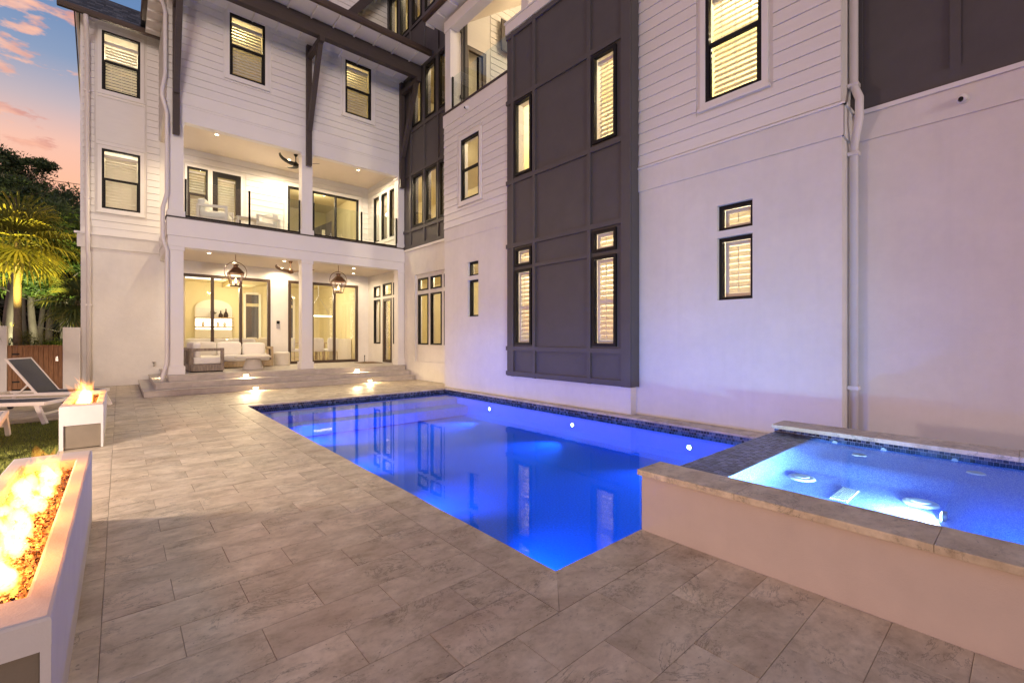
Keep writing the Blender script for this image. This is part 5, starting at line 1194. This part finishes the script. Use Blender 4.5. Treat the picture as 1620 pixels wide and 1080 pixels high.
# ------------------------------------------------------------------ planting
def palm(name, label, x, y, zc, tr, nf, pet, leaf, m, seed, uplight=0, lean=(0, 0), zb=-.08):
    rg = random.Random(seed); t = thing(name, label, 'palm', (x, y, zb)); c = Vector((x+lean[0], y+lean[1], zc))
    pts = [(x+lean[0]*u*u, y+lean[1]*u*u, zb+(zc-zb)*u) for u in [k/9 for k in range(10)]]; rs = [tr*(1.25-.3*u+.06*math.sin(u*40)) for u in [k/9 for k in range(10)]]
    part('trunk', MB().tube(pts, rs, 12), M['palmbark'], t, True)
    mb = MB(); st = MB()
    for k in range(nf):
        az = k*2.399+rg.uniform(-.2, .2); el = R(75)-R(135)*(k/nf)**.9+rg.uniform(-.12, .12)
        d = Vector((math.cos(az)*math.cos(el), math.sin(az)*math.cos(el), math.sin(el))); pl = pet*rg.uniform(.8, 1.15)
        tip = c+d*pl+Vector((0, 0, -.10*pl)); st.tube([c, c+d*pl*.55, tip], [.018, .012, .009], 5)
        side = d.cross(Vector((0, 0, 1))); side = side.normalized() if side.length > .05 else Vector((1, 0, 0)); nrm = side.cross(d).normalized(); ns = 26; L_ = leaf*rg.uniform(.85, 1.1)
        for i in range(ns):
            th = R(-118)+R(236)*(i+.5)/ns; ln = L_*(.72+.28*math.cos(th*.75))*rg.uniform(.9, 1.05)
            e = d*math.cos(th)+side*math.sin(th); w_ = (-d*math.sin(th)+side*math.cos(th))*(.017+.012*leaf)
            up = nrm*(.10*ln*abs(math.sin(th))); m1 = tip+e*ln*.55+up; m2 = tip+e*ln*.82+up*.6+Vector((0, 0, -.06*ln)); en = tip+e*ln+Vector((0, 0, -.26*ln*rg.uniform(.6, 1.5)))
            mb.add([tip-w_*.25, tip+w_*.25, m1+w_, m1-w_, m2+w_*.7, m2-w_*.7, en], [(0, 1, 2, 3), (3, 2, 4, 5), (5, 4, 6)])
    part('stem', st, M['palmd'], t); part('fronds', mb, M[m], t)
    if uplight:
        ux, uy, uz = (x-.2, 18.32, 1.35) if uplight > 5000 else (x-.4, y-.8, .05)
        u_ = part('uplight', MB().lathe([(.06, -.12), (.06, -.02)], (ux, uy, uz), 12), M['black'], t); lampo('uplight_beam', 'SPOT', (ux, uy, uz), uplight, (1.0, .74, .16), u_, .06, 62, Vector((x, y, zc+.15))-Vector((ux, uy, uz)), .5)
        if uplight > 5000:  # unseen floodlight added to brighten the pines
            f_ = part('added_floodlight', MB().lathe([(.09, 0), (.09, .12)], (-1.75, 23.2, -.07), 12), M['black'], t); lampo('added_floodlight_beam', 'SPOT', (-1.75, 23.2, .1), 2400, (1.0, .95, .55), f_, .1, 110, (-.25, .80, .62), .8)
palm('fan_palm', 'tall fan palm with yellow uplit fronds behind the garden gate', -2.42, 20.9, 4.55, .085, 32, .62, 1.15, 'palm', 5, 6500)
palm('fan_palm', 'short fan palm half hidden by the house corner', -1.02, 20.6, 2.65, .09, 22, .45, .75, 'palmd', 9, 500)
palm('fan_palm', 'low fan palm at the left picture edge, only its frond tips in view', -2.72, 14.9, 1.85, .14, 24, .35, .62, 'palm', 12, 120)
def cycad(label, x, y, z, n, L_, seed):
    rg = random.Random(seed); t = thing('cycad', label, 'cycad', (x, y, -.08)); part('trunk', MB().tube([(x, y, -.08), (x, y, z)], .12, 10), M['palmbark'], t); mb = MB()
    for k in range(n):
        az = k*2.4+rg.uniform(-.2, .2); el = rg.uniform(.5, 1.25); prev = Vector((x, y, z)); d = Vector((math.cos(az)*math.cos(el), math.sin(az)*math.cos(el), math.sin(el)))
        for i in range(16):
            d = (d+Vector((0, 0, -.055))).normalized(); p = prev+d*L_/16; s_ = d.cross(Vector((0, 0, 1))).normalized(); l = .17*math.sin(math.pi*(i+1.5)/18)
            for sg in (-1, 1): mb.add([p, p+d*.018, p+s_*sg*l+d*.07+Vector((0, 0, .04))], [(0, 1, 2)])
            prev = p
    part('fronds', mb, M['palm'], t)
cycad('green cycad with arching fronds behind the brown gate', -2.0, 19.6, .95, 26, 1.05, 4)
def leaves_np(centers, sizes, per, lw, ll, seed):
    g = np.random.default_rng(seed); C_ = np.repeat(np.array(centers), per, 0); S_ = np.repeat(np.array(sizes), per, 0); n = len(C_)
    d = g.normal(size=(n, 3)); d /= np.linalg.norm(d, axis=1)[:, None]; r_ = g.random(n)**.45
    p = C_+d*S_*r_[:, None]; e = d*.8+g.normal(size=(n, 3))*.7+np.array([0, 0, .25]); e /= np.linalg.norm(e, axis=1)[:, None]
    s_ = np.cross(e, g.normal(size=(n, 3))); s_ /= np.linalg.norm(s_, axis=1)[:, None]; l = ll*(.6+.8*g.random(n))[:, None]; w_ = lw*(.6+.8*g.random(n))[:, None]
    v = np.stack([p-s_*w_, p+e*l*.5+s_*w_*.4, p+e*l, p-e*l*.3+s_*w_], 1)
    return v.reshape(-1, 3).tolist(), np.arange(n*4).reshape(-1, 4).tolist()
def pine(label, az, dist, h, cw, ch, m, seed, ncl=34, tr=.15, lean=0):
    rg = random.Random(seed); x, y = dist*math.sin(R(az)), dist*math.cos(R(az)); t = thing('pine_tree', label, 'tree', (x, y, -.08), 'dark pines behind the garden wall')
    pts = [(x+lean*u+.12*math.sin(u*5+seed), y, -.08+h*.93*u) for u in [k/8 for k in range(9)]]; part('trunk', MB().tube(pts, [tr*(1.1-.85*k/8) for k in range(9)], 9), M['bark'], t, True)
    cs, ss = [], []; br = MB()
    for k in range(ncl):
        u = rg.random(); zz = h-ch*u; rr = cw*(.25+.75*math.sin(math.pi*min(1, .12+u*.85)))*rg.uniform(.35, 1.0); a = rg.uniform(0, 6.28)
        c = (x+lean*zz/h+rr*math.cos(a), y+rr*math.sin(a), zz+rg.uniform(-.2, .2)); cs.append(c); q = rg.uniform(.42, .80)*cw*.42; ss.append((q*1.2, q*1.2, q*.62))
        if k % 2 == 0: br.tube([(x+lean*zz/h, y, min(zz-.25*rr, h*.92)), c], [.04, .012], 5)
    for k in range(4): zz = h*rg.uniform(.25, .55); a = rg.uniform(0, 6.28); br.tube([(x+lean*zz/h, y, zz), (x+lean*zz/h+math.cos(a)*.8, y+math.sin(a)*.8, zz+.25)], [.025, .006], 5)
    part('branch', br, M['bark'], t, kind='stuff'); v_, f_ = leaves_np(cs, ss, 200, .035, .26, seed); mb = MB(); mb.v = v_; mb.f = f_; part('crown', mb, M[m], t)
pine('broad bright green pine crown at the left edge behind the palm', -8.0, 26, 6.9, 2.6, 3.4, 'pine', 1, 60, .17)
pine('green pine with layered crown above the brown gate', -5.6, 27, 6.4, 1.9, 3.0, 'pine', 2, 60)
pine('slim dark pine with an open top rising above the others', -6.15, 36, 11.2, 1.35, 2.6, 'pined', 3, 22, .14)
pine('dark pine sloping down toward the house, left of the downspout', -4.55, 34, 9.0, 2.2, 4.2, 'pined', 4, 66)
pine('dark lower pine beside the house corner', -3.3, 31, 7.2, 1.9, 4.2, 'pined', 5, 66, .13)
pine('dark pine at the left edge taller than the palm', -8.1, 37, 11.2, 2.4, 3.8, 'pined', 6, 60)
pine('green lower pine between the short palm and the house', -3.5, 26, 5.1, 1.25, 1.9, 'pine', 7, 30, .11)
pine('far dark pine peeking past the house corner', -2.6, 42, 10.1, 2.0, 3.6, 'pined', 8, 50)
pine('thin grey trunked pine left of the gate', -6.95, 24, 7.0, 1.2, 2.2, 'pined', 10, 24, .16)
pine('middle pine with a dense dark crown behind the gate', -5.2, 31, 7.9, 2.0, 3.4, 'pined', 11, 60, .12)
pine('thin pine behind the short palm', -4.1, 28, 6.6, 1.2, 2.0, 'pine', 13, 24, .11)
def shrub(label, x, y, z, s_, seed, m='pine'):
    t = thing('shrub', label, 'shrub', (x, y, -.08)); rg = random.Random(seed); cs = [(x+rg.uniform(-1, 1)*s_*.7, y+rg.uniform(-1, 1)*s_*.5, z*rg.uniform(.4, 1)) for _ in range(14)]
    part('stem', MB().tube([(x, y, -.08), (x, y, z*.6)], .03, 6), M['bark'], t); v_, f_ = leaves_np(cs, [(s_*.35, s_*.35, s_*.25)]*14, 150, .02, .12, seed); mb = MB(); mb.v = v_; mb.f = f_; part('foliage', mb, M[m], t)
shrub('low green grassy shrub behind the right half of the gate', -1.5, 20.2, 1.30, .75, 21); shrub('dark green bush behind the short garden wall', -1.15, 22.0, 1.6, .8, 22, 'pined'); shrub('dark bush behind the left garden wall', -2.9, 21.6, 1.6, .8, 23, 'pined')
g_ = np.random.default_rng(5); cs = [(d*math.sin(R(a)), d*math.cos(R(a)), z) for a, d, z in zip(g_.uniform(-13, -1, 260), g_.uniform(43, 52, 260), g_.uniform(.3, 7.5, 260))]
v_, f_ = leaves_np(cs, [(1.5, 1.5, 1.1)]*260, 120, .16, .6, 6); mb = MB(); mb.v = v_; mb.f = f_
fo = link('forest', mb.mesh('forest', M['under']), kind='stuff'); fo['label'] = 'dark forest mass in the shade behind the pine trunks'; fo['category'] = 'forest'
for k, (z0, z1) in enumerate(((7.22, 7.33), (6.08, 6.24), (4.35, 4.6))):
    w_ = tag(link('power_line', MB().tube([(-12, 22.6, z0-.3), (-3.2, 23.8, z0), (-1.1, 24.0, z1), (4, 24.6, z1+.25)], .012, 6).mesh('power_line', M['joint'])), ('uppermost thin wire crossing the pine tops', 'middle thin wire crossing just above the palm', 'lowest thin wire beside the house corner')[k], 'power line', 'thin wires left of the house')
